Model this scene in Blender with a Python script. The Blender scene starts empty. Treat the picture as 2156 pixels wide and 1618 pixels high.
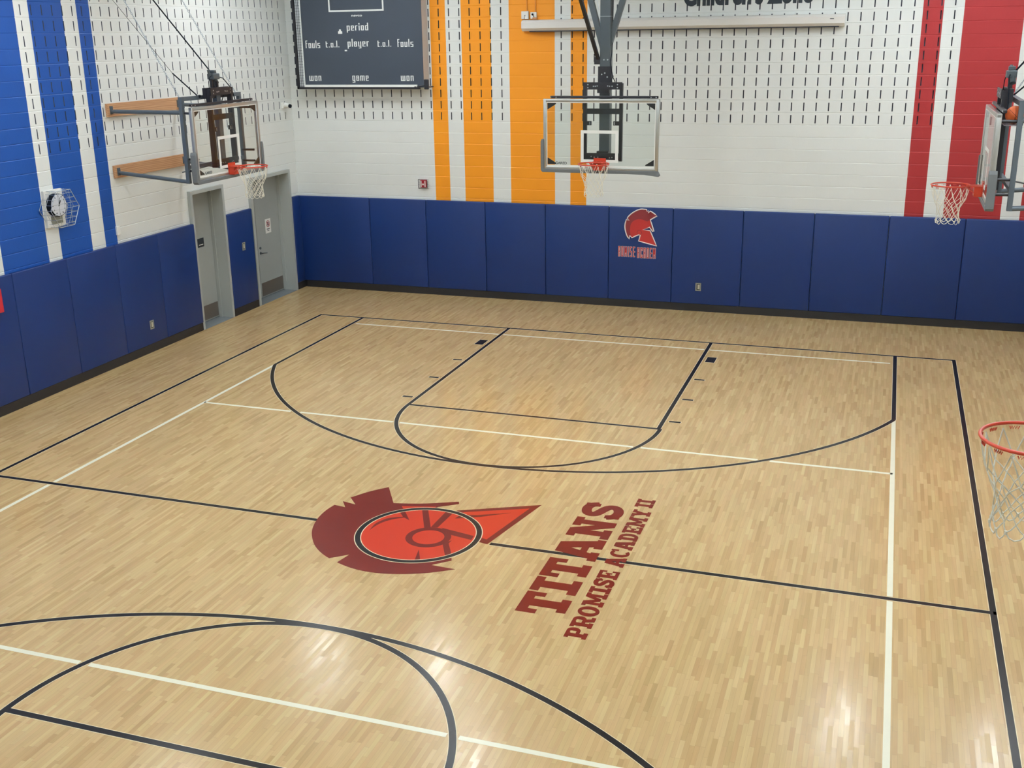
import bpy, bmesh, math, random
from mathutils import Vector, Matrix
random.seed(7)
S = bpy.context.scene
C = bpy.context.scene.collection
PI = math.pi

# ---------------------------------------------------------------- camera, world, lights, exposure
cam_d = bpy.data.cameras.new('camera'); cam = bpy.data.objects.new('camera', cam_d); C.objects.link(cam)
cam.location = (4.41821, -17.96311, 4.98482)
cam.rotation_euler = (1.26339891, 0.01420621, 0.32709406)
cam_d.sensor_fit = 'HORIZONTAL'; cam_d.sensor_width = 36.0
cam_d.lens = 2305.2095 * 36.0 / 2156.0
cam_d.clip_start = 0.05; cam_d.clip_end = 100
S.camera = cam
S.view_settings.view_transform = 'Standard'; S.view_settings.look = 'None'
S.view_settings.gamma = 1.0; S.view_settings.use_curve_mapping = False
S.view_settings.exposure = 0.04
w = bpy.data.worlds.new('world'); S.world = w; w.use_nodes = True
w.node_tree.nodes['Background'].inputs[0].default_value = (0.8, 0.9, 1.0, 1)
w.node_tree.nodes['Background'].inputs[1].default_value = 0.3

CEIL = 7.5; LZ = 6.6
LAMPS = [  # x, y, group : ceiling lamps of the hall, each paired with an added upward fill
    (-5.5, -1.0, 0), (-3.05, -0.9, 0), (-1.38, -3.55, 0), (4.4, -0.4, 0), (6.85, -0.6, 0),
    (-5.2, -6.2, 1), (2.8, -5.6, 1), (6.2, -6.2, 1),
    (-5.0, -10.4, 2), (-0.5, -9.4, 2), (5.0, -10.4, 2),
    (-5.0, -15.2, 2), (0.0, -14.6, 2), (5.0, -15.2, 2)]
DOWN = (38, 82, 16); UP_FILL = (105, 25, 270)     # watts per group
for i, (lx, ly, g) in enumerate(LAMPS):
    for pw, rx, dz in ((DOWN[g], 0.0, 0.0), (UP_FILL[g], PI, 0.36)):  # second one is an added fill, bounced off the ceiling to brighten upper walls
        ld = bpy.data.lights.new('lamp_and_fill_light', 'AREA'); ld.shape = 'DISK'; ld.size = 0.5
        ld.energy = pw; ld.color = (0.94, 0.98, 1.0)
        lo = bpy.data.objects.new('lamp_and_fill_light', ld); C.objects.link(lo); lo.location = (lx, ly, LZ + dz); lo.rotation_euler = (rx, 0, 0)

# ---------------------------------------------------------------- helpers
ORG = {}
def org_of(o): return Vector(ORG.get(o.name, (0, 0, 0))) if o is not None else Vector((0, 0, 0))
class MB:
    def __init__(s): s.v = []; s.f = []; s.m = []
    def add(s, vs, fs, mi=0):
        b = len(s.v); s.v += [tuple(v) for v in vs]
        for f in fs: s.f.append([b + i for i in f]); s.m.append(mi)
        return s
    def box(s, x0, x1, y0, y1, z0, z1, mi=0):
        vs = [(x, y, z) for x in (x0, x1) for y in (y0, y1) for z in (z0, z1)]
        return s.add(vs, [(0,1,3,2),(4,6,7,5),(0,4,5,1),(2,3,7,6),(0,2,6,4),(1,5,7,3)], mi)
    def bbox(s, x0, x1, y0, y1, z0, z1, r=0.01, mi=0, seg=2):
        bm = bmesh.new(); vs = [bm.verts.new((x, y, z)) for x in (x0, x1) for y in (y0, y1) for z in (z0, z1)]
        for f in [(0,1,3,2),(4,6,7,5),(0,4,5,1),(2,3,7,6),(0,2,6,4),(1,5,7,3)]: bm.faces.new([vs[i] for i in f])
        bmesh.ops.bevel(bm, geom=list(bm.edges), offset=r, segments=seg, affect='EDGES', profile=0.5)
        bm.verts.index_update()
        s.add([v.co[:] for v in bm.verts], [[v.index for v in f.verts] for f in bm.faces], mi); bm.free(); return s
    def tube(s, pts, r, n=8, mi=0, closed=False, cap=True):
        P = [Vector(p) for p in pts]; N = len(P); rings = []
        up = Vector((0, 0, 1))
        T = []
        for i in range(N):
            a = P[(i - 1) % N] if (closed or i > 0) else P[i]; b = P[(i + 1) % N] if (closed or i < N - 1) else P[i]
            T.append((b - a).normalized())
        ref = up if abs(T[0].dot(up)) < 0.9 else Vector((1, 0, 0))
        nrm = (ref - T[0] * ref.dot(T[0])).normalized()
        b0 = len(s.v)
        for i in range(N):
            nrm = (nrm - T[i] * nrm.dot(T[i]))
            nrm = nrm.normalized() if nrm.length > 1e-6 else T[i].orthogonal().normalized()
            bi = T[i].cross(nrm); rr = r[i] if isinstance(r, (list, tuple)) else r
            for k in range(n):
                a = 2 * PI * k / n; s.v.append(tuple(P[i] + (nrm * math.cos(a) + bi * math.sin(a)) * rr))
        for i in range(N if closed else N - 1):
            j = (i + 1) % N
            for k in range(n):
                s.f.append([b0 + i*n + k, b0 + i*n + (k+1) % n, b0 + j*n + (k+1) % n, b0 + j*n + k]); s.m.append(mi)
        if cap and not closed:
            s.f.append([b0 + k for k in range(n)][::-1]); s.m.append(mi)
            s.f.append([b0 + (N-1)*n + k for k in range(n)]); s.m.append(mi)
        return s
    def bar(s, a, b, wd, ht, mi=0, side=None):
        # rectangular bar from a to b
        a, b = Vector(a), Vector(b); t = (b - a).normalized()
        ref = Vector(side) if side else (Vector((0, 0, 1)) if abs(t.z) < 0.9 else Vector((1, 0, 0)))
        n = (ref - t * ref.dot(t)).normalized(); m = t.cross(n); vs = []
        for p in (a, b):
            for sx, sy in ((-1,-1),(1,-1),(1,1),(-1,1)): vs.append(p + m * (sx*wd/2) + n * (sy*ht/2))
        return s.add(vs, [(0,3,2,1),(4,5,6,7),(0,1,5,4),(1,2,6,5),(2,3,7,6),(3,0,4,7)], mi)
    def prism(s, poly, fn, t, mi=0):
        # poly 2D, fn(u,v,d) -> xyz ; thickness t
        n = len(poly); vs = [fn(u, v, 0) for u, v in poly] + [fn(u, v, t) for u, v in poly]
        fs = [list(range(n))[::-1], [n + i for i in range(n)]] + [[i, (i+1) % n, n + (i+1) % n, n + i] for i in range(n)]
        return s.add(vs, fs, mi)
    def disc(s, c, r, axis, t, n=32, mi=0):
        c = Vector(c); ax = Vector(axis).normalized(); u = ax.orthogonal().normalized(); v_ = ax.cross(u)
        vs = [c + (u*math.cos(2*PI*k/n) + v_*math.sin(2*PI*k/n))*r for k in range(n)]
        vs += [p + ax*t for p in vs]
        return s.add(vs, [list(range(n))[::-1], [n+i for i in range(n)]] + [[i,(i+1)%n,n+(i+1)%n,n+i] for i in range(n)], mi)
    def ring(s, c, r0, r1, fn, t, n=64, a0=0, a1=2*PI, mi=0):
        vs = []; full = abs(a1 - a0 - 2*PI) < 1e-6; m = n if full else n + 1
        for d in (0, t):
            for r in (r0, r1):
                for k in range(m):
                    a = a0 + (a1 - a0) * k / n; vs.append(fn(c[0] + r*math.cos(a), c[1] + r*math.sin(a), d))
        fs = []
        for k in range(n):
            j = (k + 1) % m
            fs += [[2*m+k, 3*m+k, 3*m+j, 2*m+j], [k, j, m+j, m+k], [m+k, m+j, 3*m+j, 3*m+k], [k, 2*m+k, 2*m+j, j]]
        return s.add(vs, fs, mi)

def obj(name, mb, mats, parent=None, off=(0, 0, 0), smooth=False, local=True):
    me = bpy.data.meshes.new(name); o_ = Vector(off)
    o_ = o_ + org_of(parent)
    me.from_pydata([tuple(Vector(v) - o_) for v in mb.v], [], mb.f)
    mats = mats if isinstance(mats, (list, tuple)) else [mats]
    for m in mats: me.materials.append(m)
    me.polygons.foreach_set('material_index', mb.m)
    if smooth:
        me.polygons.foreach_set('use_smooth', [True] * len(me.polygons))
        try: me.set_sharp_from_angle(angle=math.radians(40))
        except Exception: pass
    me.update()
    bm = bmesh.new(); bm.from_mesh(me); bmesh.ops.recalc_face_normals(bm, faces=bm.faces); bm.to_mesh(me); bm.free()
    o = bpy.data.objects.new(name, me); C.objects.link(o)
    if parent is not None: o.parent = parent; ORG[o.name] = tuple(org_of(parent))
    return o
def obj_split(name, mb, mats, parent=None, smooth=False):
    # every separate piece of the builder becomes an object of its own
    par = list(range(len(mb.v)))
    def find(a):
        while par[a] != a: par[a] = par[par[a]]; a = par[a]
        return a
    for f in mb.f:
        for i in f[1:]: par[find(i)] = find(f[0])
    comps = {}
    for fi, f in enumerate(mb.f): comps.setdefault(find(f[0]), []).append(fi)
    out = []
    for fs in comps.values():
        m2 = MB(); mp = {}
        for fi in fs:
            q = []
            for i in mb.f[fi]:
                if i not in mp: mp[i] = len(m2.v); m2.v.append(mb.v[i])
                q.append(mp[i])
            m2.f.append(q); m2.m.append(mb.m[fi])
        out.append(obj(name, m2, mats, parent, smooth=smooth))
    return out
def recenter(o):
    # put the origin of a top-level mesh at the bottom centre of its geometry
    vs = [v.co for v in o.data.vertices]
    c = Vector(((min(v.x for v in vs)+max(v.x for v in vs))/2, (min(v.y for v in vs)+max(v.y for v in vs))/2, min(v.z for v in vs)))
    o.data.transform(Matrix.Translation(-c)); o.location = c; ORG[o.name] = tuple(c); return o
def tag(o, label=None, cat=None, group=None, kind=None):
    if label: o['label'] = label
    if cat: o['category'] = cat
    if group: o['group'] = group
    if kind: o['kind'] = kind
    return o
def thing(name, org, label, cat, group=None):
    o = bpy.data.objects.new(name, None); C.objects.link(o); o.location = org; ORG[o.name] = tuple(org); o.empty_display_size = 0.1
    return tag(o, label, cat, group)
def copy_tree(o, parent=None):
    c = o.copy(); C.objects.link(c); c.parent = parent
    for ch in [x for x in bpy.data.objects if x.parent == o]: copy_tree(ch, c)
    return c

# ---------------------------------------------------------------- materials
def nmat(name):
    m = bpy.data.materials.new(name); m.use_nodes = True; return m, m.node_tree, m.node_tree.nodes['Principled BSDF']
def simple(name, col, rough=0.5, metal=0.0, spec=0.5, var=0.0, vscale=8.0, bump=0.0, bscale=200.0):
    m, t, p = nmat(name); N = t.nodes; L = t.links
    p.inputs['Roughness'].default_value = rough; p.inputs['Metallic'].default_value = metal
    p.inputs['Specular IOR Level'].default_value = spec
    p.inputs['Base Color'].default_value = (*col, 1)
    tc = N.new('ShaderNodeTexCoord')
    no = N.new('ShaderNodeTexNoise'); no.inputs['Scale'].default_value = vscale; no.inputs['Detail'].default_value = 4
    L.new(tc.outputs['Object'], no.inputs['Vector'])
    if var > 0:
        mx = N.new('ShaderNodeMix'); mx.data_type = 'RGBA'
        mx.inputs['A'].default_value = (*[c * (1 - var) for c in col], 1); mx.inputs['B'].default_value = (*[min(1, c * (1 + var)) for c in col], 1)
        L.new(no.outputs['Fac'], mx.inputs['Factor']); L.new(mx.outputs['Result'], p.inputs['Base Color'])
    if bump > 0:
        n2 = N.new('ShaderNodeTexNoise'); n2.inputs['Scale'].default_value = bscale; L.new(tc.outputs['Object'], n2.inputs['Vector'])
        b = N.new('ShaderNodeBump'); b.inputs['Strength'].default_value = bump; b.inputs['Distance'].default_value = 0.002
        L.new(n2.outputs['Fac'], b.inputs['Height']); L.new(b.outputs['Normal'], p.inputs['Normal'])
    return m
def srgb(r, g, b): return tuple(((c/255)/12.92 if c/255 <= 0.04045 else ((c/255+0.055)/1.055)**2.4) for c in (r, g, b))
M = {}
M['black_line'] = simple('black_line', srgb(32, 29, 28), 0.24, spec=0.2)
M['white_line'] = simple('white_line', srgb(236, 232, 208), 0.26, var=0.03, spec=0.4)
M['pale_edge'] = simple('pale_edge', srgb(226, 208, 170), 0.28, spec=0.4)
M['crest'] = simple('dark_red_paint', srgb(108, 34, 26), 0.24, var=0.05, vscale=2, spec=0.18)
M['bright'] = simple('bright_red_paint', srgb(190, 55, 32), 0.24, var=0.04, vscale=2, spec=0.18)
M['letter_red'] = simple('letter_red_paint', srgb(112, 32, 20), 0.24, spec=0.18)
M['pad'] = simple('blue_vinyl', srgb(22, 49, 106), 0.42, var=0.04, vscale=3, bump=0.05, bscale=400, spec=0.4)
M['rubber'] = simple('black_rubber', srgb(34, 33, 35), 0.45)
M['steel_gray'] = simple('grey_paint_steel', srgb(92, 102, 110), 0.4, metal=0.3)
M['mast'] = simple('mast_grey', srgb(84, 92, 97), 0.38, metal=0.3)
M['black_steel'] = simple('black_steel', srgb(38, 38, 44), 0.4, metal=0.2)
M['brown_steel'] = simple('brown_black_steel', srgb(52, 44, 46), 0.4, metal=0.2)
M['alu'] = simple('aluminium', srgb(186, 186, 182), 0.28, metal=0.85)
M['white_paint'] = simple('white_board_paint', srgb(238, 240, 236), 0.4)
M['padding'] = simple('grey_edge_foam', srgb(104, 108, 110), 0.55)
M['rim'] = simple('orange_rim_paint', srgb(196, 60, 34), 0.3, spec=0.6)
M['net'] = simple('net_cord', srgb(226, 222, 206), 0.8)
M['chrome'] = simple('zinc', srgb(190, 196, 200), 0.3, metal=0.9)
M['chain'] = simple('chain_zinc', srgb(168, 178, 186), 0.35, metal=0.6)
M['door'] = simple('grey_door_paint', srgb(158, 162, 158), 0.4, var=0.03)
M['door_frame'] = simple('grey_frame_paint', srgb(170, 174, 170), 0.4)
M['kick'] = simple('kick_steel', srgb(126, 118, 110), 0.35, metal=0.6)
M['sill'] = simple('sill_grey', srgb(120, 126, 128), 0.5, var=0.1)
M['plate'] = simple('beige_plate', srgb(150, 152, 140), 0.4, metal=0.3)
M['outlet'] = simple('beige_outlet', srgb(196, 192, 170), 0.4)
M['dark'] = simple('dark_inside', srgb(26, 30, 38), 0.9, spec=0.1)
M['slot'] = simple('slot_dark', srgb(84, 90, 102), 0.95, spec=0.1)
M['score'] = simple('scoreboard_face', srgb(58, 66, 78), 0.5)
M['score_side'] = simple('scoreboard_side', srgb(190, 194, 196), 0.5)
M['screen'] = simple('screen_case', srgb(222, 218, 212), 0.4)
M['screen_under'] = simple('screen_case_slot', srgb(40, 40, 48), 0.6)
M['white_plastic'] = simple('white_plastic', srgb(232, 232, 226), 0.4)
M['red_plastic'] = simple('red_plastic', srgb(158, 34, 48), 0.4)
M['red_box'] = simple('red_box', srgb(190, 40, 52), 0.4)
M['clock_face'] = simple('clock_face', srgb(214, 216, 222), 0.4)
M['ball'] = simple('basketball_rubber', srgb(206, 96, 44), 0.6)
M['black_text'] = simple('black_wall_text', srgb(36, 44, 52), 0.6)
M['white_outline'] = simple('white_outline', srgb(238, 228, 224), 0.4)
M['decal_dark'] = simple('decal_dark_red', srgb(134, 42, 50), 0.4)
M['decal_red'] = simple('decal_red', srgb(188, 48, 46), 0.4)
M['conduit'] = simple('orange_conduit', srgb(228, 146, 56), 0.5)
M['tan'] = simple('tan_plastic', srgb(208, 142, 88), 0.5)
M['foil'] = simple('clear_bag', srgb(150, 140, 146), 0.25, metal=0.3)
M['ceiling'] = simple('ceiling_paint', srgb(206, 214, 220), 0.8)
M['lamp_housing'] = simple('lamp_housing', srgb(210, 212, 214), 0.4)

def wood_board(name, ca, cb):
    m, t, p = nmat(name); N = t.nodes; L = t.links
    tc = N.new('ShaderNodeTexCoord'); mp = N.new('ShaderNodeMapping'); mp.inputs['Scale'].default_value = (1.2, 14, 14)
    L.new(tc.outputs['Object'], mp.inputs['Vector'])
    wv = N.new('ShaderNodeTexWave'); wv.wave_type = 'RINGS'; wv.inputs['Scale'].default_value = 0.9; wv.inputs['Distortion'].default_value = 7
    wv.inputs['Detail'].default_value = 3; L.new(mp.outputs['Vector'], wv.inputs['Vector'])
    r = N.new('ShaderNodeValToRGB'); r.color_ramp.elements[0].color = (*ca, 1); r.color_ramp.elements[1].color = (*cb, 1)
    L.new(wv.outputs['Fac'], r.inputs['Fac']); L.new(r.outputs['Color'], p.inputs['Base Color']); p.inputs['Roughness'].default_value = 0.55
    return m
M['pine'] = wood_board('pine_board', srgb(176, 126, 88), srgb(200, 156, 116))

def glass_mat():
    m = bpy.data.materials.new('backboard_glass'); m.use_nodes = True; t = m.node_tree; t.nodes.clear(); N = t.nodes; L = t.links
    o = N.new('ShaderNodeOutputMaterial'); tr = N.new('ShaderNodeBsdfTransparent'); tr.inputs[0].default_value = (0.93, 0.955, 0.945, 1)
    gl = N.new('ShaderNodeBsdfGlossy'); gl.inputs['Roughness'].default_value = 0.03
    fr = N.new('ShaderNodeFresnel'); fr.inputs['IOR'].default_value = 1.45
    mx = N.new('ShaderNodeMixShader'); ge = N.new('ShaderNodeNewGeometry'); iv = N.new('ShaderNodeMath'); iv.operation = 'SUBTRACT'; iv.inputs[0].default_value = 1.0; L.new(ge.outputs['Backfacing'], iv.inputs[1]); ml = N.new('ShaderNodeMath'); ml.operation = 'MULTIPLY'; L.new(fr.outputs[0], ml.inputs[0]); L.new(iv.outputs[0], ml.inputs[1]); L.new(ml.outputs[0], mx.inputs[0]); L.new(tr.outputs[0], mx.inputs[1]); L.new(gl.outputs[0], mx.inputs[2])
    L.new(mx.outputs[0], o.inputs[0]); return m
M['glass'] = glass_mat()

def masonry(name, col, axis):
    # painted block: faint vertical joints and roller texture as bump
    m, t, p = nmat(name); N = t.nodes; L = t.links
    geo = N.new('ShaderNodeNewGeometry'); sep = N.new('ShaderNodeSeparateXYZ'); L.new(geo.outputs['Position'], sep.inputs[0])
    def math_(op, a, b=None, c=None):
        n = N.new('ShaderNodeMath'); n.operation = op
        for i, v in enumerate((a, b, c)):
            if v is None: continue
            if isinstance(v, (int, float)): n.inputs[i].default_value = v
            else: L.new(v, n.inputs[i])
        return n.outputs[0]
    row = math_('FLOOR', math_('DIVIDE', math_('SUBTRACT', sep.outputs['Z'], 3.437), 0.2108))
    u = math_('DIVIDE', sep.outputs['X' if axis == 'x' else 'Y'], 0.4176)
    u = math_('FRACT', math_('ADD', math_('ADD', u, math_('MULTIPLY', row, 0.5)), 0.27))
    d = math_('ABSOLUTE', math_('SUBTRACT', u, 0.5)); j = math_('LESS_THAN', d, 0.012)
    no = N.new('ShaderNodeTexNoise'); no.inputs['Scale'].default_value = 45; no.inputs['Detail'].default_value = 5; L.new(geo.outputs['Position'], no.inputs['Vector'])
    h = math_('SUBTRACT', math_('MULTIPLY', no.outputs['Fac'], 0.35), math_('MULTIPLY', j, 0.22))
    b = N.new('ShaderNodeBump'); b.inputs['Strength'].default_value = 0.35; b.inputs['Distance'].default_value = 0.004
    L.new(h, b.inputs['Height']); L.new(b.outputs['Normal'], p.inputs['Normal'])
    n2 = N.new('ShaderNodeTexNoise'); n2.inputs['Scale'].default_value = 1.6; n2.inputs['Detail'].default_value = 6; L.new(geo.outputs['Position'], n2.inputs['Vector'])
    mx = N.new('ShaderNodeMix'); mx.data_type = 'RGBA'
    mx.inputs['A'].default_value = (*[c*0.96 for c in col], 1); mx.inputs['B'].default_value = (*[min(1, c*1.04) for c in col], 1)
    L.new(n2.outputs['Fac'], mx.inputs['Factor']); L.new(mx.outputs['Result'], p.inputs['Base Color'])
    p.inputs['Roughness'].default_value = 0.45; p.inputs['Specular IOR Level'].default_value = 0.35
    return m
COL = dict(white=srgb(226, 228, 224), blue=srgb(26, 77, 156), orange=srgb(238, 150, 30), red=srgb(162, 44, 46))
MX = {k: masonry(k + '_block_x', c, 'x') for k, c in COL.items()}
MY = {k: masonry(k + '_block_y', c, 'y') for k, c in COL.items()}

def maple():
    m, t, p = nmat('maple_floor'); N = t.nodes; L = t.links
    geo = N.new('ShaderNodeNewGeometry'); sep = N.new('ShaderNodeSeparateXYZ'); L.new(geo.outputs['Position'], sep.inputs[0])
    def math_(op, a, b=None, c=None):
        n = N.new('ShaderNodeMath'); n.operation = op
        for i, v in enumerate((a, b, c)):
            if v is None: continue
            if isinstance(v, (int, float)): n.inputs[i].default_value = v
            else: L.new(v, n.inputs[i])
        return n.outputs[0]
    W = 0.038
    xs = math_('DIVIDE', sep.outputs['X'], W); col = math_('FLOOR', xs); fx = math_('FRACT', xs)
    wn = N.new('ShaderNodeTexWhiteNoise'); wn.noise_dimensions = '1D'; L.new(col, wn.inputs['W'])
    t_ = math_('ADD', math_('DIVIDE', sep.outputs['Y'], 0.36), math_('MULTIPLY', wn.outputs['Value'], 400.0))
    vo = N.new('ShaderNodeTexVoronoi'); vo.voronoi_dimensions = '1D'; vo.feature = 'F1'; vo.inputs['Scale'].default_value = 1.0
    L.new(t_, vo.inputs['W'])
    sc = N.new('ShaderNodeSeparateColor'); L.new(vo.outputs['Color'], sc.inputs[0])
    ve = N.new('ShaderNodeTexVoronoi'); ve.voronoi_dimensions = '1D'; ve.feature = 'DISTANCE_TO_EDGE'; ve.inputs['Scale'].default_value = 1.0
    L.new(t_, ve.inputs['W'])
    # grain
    cmb = N.new('ShaderNodeCombineXYZ'); L.new(math_('MULTIPLY', sep.outputs['X'], 42.0), cmb.inputs[0]); L.new(math_('MULTIPLY', sep.outputs['Y'], 2.6), cmb.inputs[1]); L.new(math_('MULTIPLY', sc.outputs[2], 30.0), cmb.inputs[2])
    gr = N.new('ShaderNodeTexNoise'); gr.inputs['Scale'].default_value = 1.0; gr.inputs['Detail'].default_value = 5; L.new(cmb.outputs[0], gr.inputs['Vector'])
    big = N.new('ShaderNodeTexNoise'); big.inputs['Scale'].default_value = 0.7; big.inputs['Detail'].default_value = 3; L.new(geo.outputs['Position'], big.inputs['Vector'])
    r = N.new('ShaderNodeValToRGB'); e = r.color_ramp.elements
    stops = [(0.0, srgb(180, 148, 103)), (0.08, srgb(188, 156, 110)), (0.35, srgb(194, 163, 117)), (0.65, srgb(198, 167, 121)), (0.9, srgb(201, 172, 125)), (1.0, srgb(205, 177, 131))]
    e[0].position, e[0].color = stops[0][0], (*stops[0][1], 1); e[1].position, e[1].color = stops[-1][0], (*stops[-1][1], 1)
    for ps, c in stops[1:-1]: x = e.new(ps); x.color = (*c, 1)
    L.new(sc.outputs[0], r.inputs['Fac'])
    # pinkish / yellowish tint per plank
    m1 = N.new('ShaderNodeMix'); m1.data_type = 'RGBA'; m1.blend_type = 'MULTIPLY'; m1.inputs['Factor'].default_value = 1.0
    r2 = N.new('ShaderNodeValToRGB'); r2.color_ramp.elements[0].color = (1.0, 0.96, 0.93, 1); r2.color_ramp.elements[1].color = (0.98, 1.0, 0.94, 1)
    L.new(sc.outputs[1], r2.inputs['Fac']); L.new(r.outputs['Color'], m1.inputs['A']); L.new(r2.outputs['Color'], m1.inputs['B'])
    m2 = N.new('ShaderNodeMix'); m2.data_type = 'RGBA'; m2.blend_type = 'MULTIPLY'; m2.inputs['Factor'].default_value = 1.0
    g2 = N.new('ShaderNodeMapRange'); g2.inputs['From Min'].default_value = 0.3; g2.inputs['From Max'].default_value = 0.7; g2.inputs['To Min'].default_value = 0.94; g2.inputs['To Max'].default_value = 1.04
    L.new(gr.outputs['Fac'], g2.inputs['Value'])
    g3 = N.new('ShaderNodeMapRange'); g3.inputs['From Min'].default_value = 0.3; g3.inputs['From Max'].default_value = 0.7; g3.inputs['To Min'].default_value = 0.97; g3.inputs['To Max'].default_value = 1.03
    L.new(big.outputs['Fac'], g3.inputs['Value'])
    # thin joints between strips
    jx = math_('LESS_THAN', math_('ABSOLUTE', math_('SUBTRACT', fx, 0.5)), 0.478)
    je = math_('GREATER_THAN', ve.outputs['Distance'], 0.0035)
    jj = math_('ADD', math_('MULTIPLY', math_('MULTIPLY', jx, je), 0.22), 0.78)
    k = math_('MULTIPLY', math_('MULTIPLY', g2.outputs[0], g3.outputs[0]), jj)
    L.new(m1.outputs['Result'], m2.inputs['A']); L.new(k, m2.inputs['B']); L.new(m2.outputs['Result'], p.inputs['Base Color'])
    rr = N.new('ShaderNodeMapRange'); rr.inputs['To Min'].default_value = 0.15; rr.inputs['To Max'].default_value = 0.24
    L.new(sc.outputs[2], rr.inputs['Value']); L.new(rr.outputs[0], p.inputs['Roughness'])
    p.inputs['Specular IOR Level'].default_value = 0.33
    bp = N.new('ShaderNodeBump'); bp.inputs['Strength'].default_value = 0.10; bp.inputs['Distance'].default_value = 0.002
    hh = math_('ADD', math_('MULTIPLY', math_('MULTIPLY', jx, je), 1.0), math_('MULTIPLY', sc.outputs[2], 0.6))
    L.new(hh, bp.inputs['Height']); L.new(bp.outputs['Normal'], p.inputs['Normal'])
    return m
M['maple'] = maple()

# ---------------------------------------------------------------- room shell
XL, XR, YF, YN = -7.15, 7.20, 2.21, -18.90      # wall planes
PXL, PYF, PXR = -7.08, 2.14, 7.13               # pad faces
JZ = 3.437; PZ = 0.2108                          # block course joints
fl = MB(); fl.box(XL - 0.35, XR, YN, YF, -0.1, 0.0)
floor = obj('floor', fl, M['maple']); tag(floor, 'pale maple strip gymnasium floor with black and cream court lines', kind='structure')

def grid_wall(name, fn, u0, u1, z0, z1, stripes, mats, slot_us=(), slot_zs=(), holes=(), recess_sign=1):
    """fn(u,z,d) -> xyz, d = depth behind face. stripes: list (ua,ub,mat index)"""
    us = {round(u0, 4), round(u1, 4)}
    for a, b, _ in stripes: us |= {round(a, 4), round(b, 4)}
    for a, b, c, d in holes: us |= {round(a, 4), round(b, 4)}
    SW = 0.0098
    for s in slot_us: us |= {round(s - SW, 4), round(s + SW, 4)}
    us = sorted(u for u in us if u0 <= u <= u1)
    zs = {round(z0, 4), round(z1, 4)}
    joints = []
    k = -40
    while JZ + k*PZ < z1:
        z = JZ + k*PZ
        if z > z0 + 0.02: joints.append(round(z, 4)); zs |= {round(z - 0.008, 4), round(z, 4), round(z + 0.008, 4)}
        k += 1
    for a, b, c, d in holes: zs |= {round(c, 4), round(d, 4)}
    for s in slot_zs: zs |= {round(s, 4), round(s + 0.140, 4)}
    zs = sorted(z for z in zs if z0 <= z <= z1); js = set(joints)
    mb = MB(); idx = {}
    def V(i, j):
        if (i, j) not in idx:
            d = 0.0045 if zs[j] in js else 0.0
            idx[(i, j)] = len(mb.v); mb.v.append(fn(us[i], zs[j], d))
        return idx[(i, j)]
    slots_u = [round(s, 4) for s in slot_us]; slots_z = [round(s, 4) for s in slot_zs]
    def matat(u):
        for a, b, mi in stripes:
            if a <= u < b: return mi
        return 0
    def is_slot(i, j):
        um = (us[i] + us[i+1]) / 2; zm = (zs[j] + zs[j+1]) / 2
        if us[i+1] - us[i] > 0.02: return False
        hit = any(abs(um - s) < SW for s in slots_u if abs(um - s) < 0.02)
        if not hit: return False
        return any(s <= zm <= s + 0.14 for s in slots_z)
    SL = len(mats) - 1
    for i in range(len(us) - 1):
        um = (us[i] + us[i+1]) / 2; mi = matat(um)
        near = any(abs(um - s) < SW for s in slots_u)
        for j in range(len(zs) - 1):
            zm = (zs[j] + zs[j+1]) / 2
            if any(a < um < b and c < zm < d for a, b, c, d in holes): continue
            if near and any(s <= zm <= s + 0.14 for s in slots_z):
                b = len(mb.v); a0, a1, c0, c1 = us[i], us[i+1], zs[j], zs[j+1]
                for (u, z) in ((a0, c0), (a1, c0), (a1, c1), (a0, c1)): mb.v.append(fn(u, z, 0.045))
                f = [V(i, j), V(i+1, j), V(i+1, j+1), V(i, j+1)]
                for q in ([b, b+1, b+2, b+3], [f[0], f[1], b+1, b], [f[1], f[2], b+2, b+1], [f[2], f[3], b+3, b+2], [f[3], f[0], b, b+3]):
                    mb.f.append(q); mb.m.append(SL)
            else:
                mb.f.append([V(i, j), V(i+1, j), V(i+1, j+1), V(i, j+1)]); mb.m.append(mi)
    # solid backing so that the wall has real thickness
    o = obj(name, mb, mats); tag(o, kind='structure'); return o

# far wall : u = x
W_, B_, O_, R_ = 0, 1, 2, 3
far_st = [(-4.062, -3.75, O_), (-3.433, -2.845, O_), (-2.485, -1.60, O_), (-1.297, -0.985, O_), (4.712, 5.03, R_), (5.345, 6.25, R_), (6.55, 6.86, R_)]
ZS = [3.470 + 0.2108*k for k in range(20)]
su = []
x = -7.005
while x < -2.55: su.append(x); x += 0.2078
x = 0.402 - 0.2088*9
while x < 5.30: su.append(x); x += 0.2088
x = 6.42
while x < 7.1: su.append(x); x += 0.2088
wf = grid_wall('wall_far', lambda u, z, d: (u, YF + d, z), XL - 0.0, XR, 0.0, CEIL, far_st, [MX['white'], MX['blue'], MX['orange'], MX['red'], M['slot']], su, ZS)
tag(wf, 'white painted block wall with orange and red vertical stripes')
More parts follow.
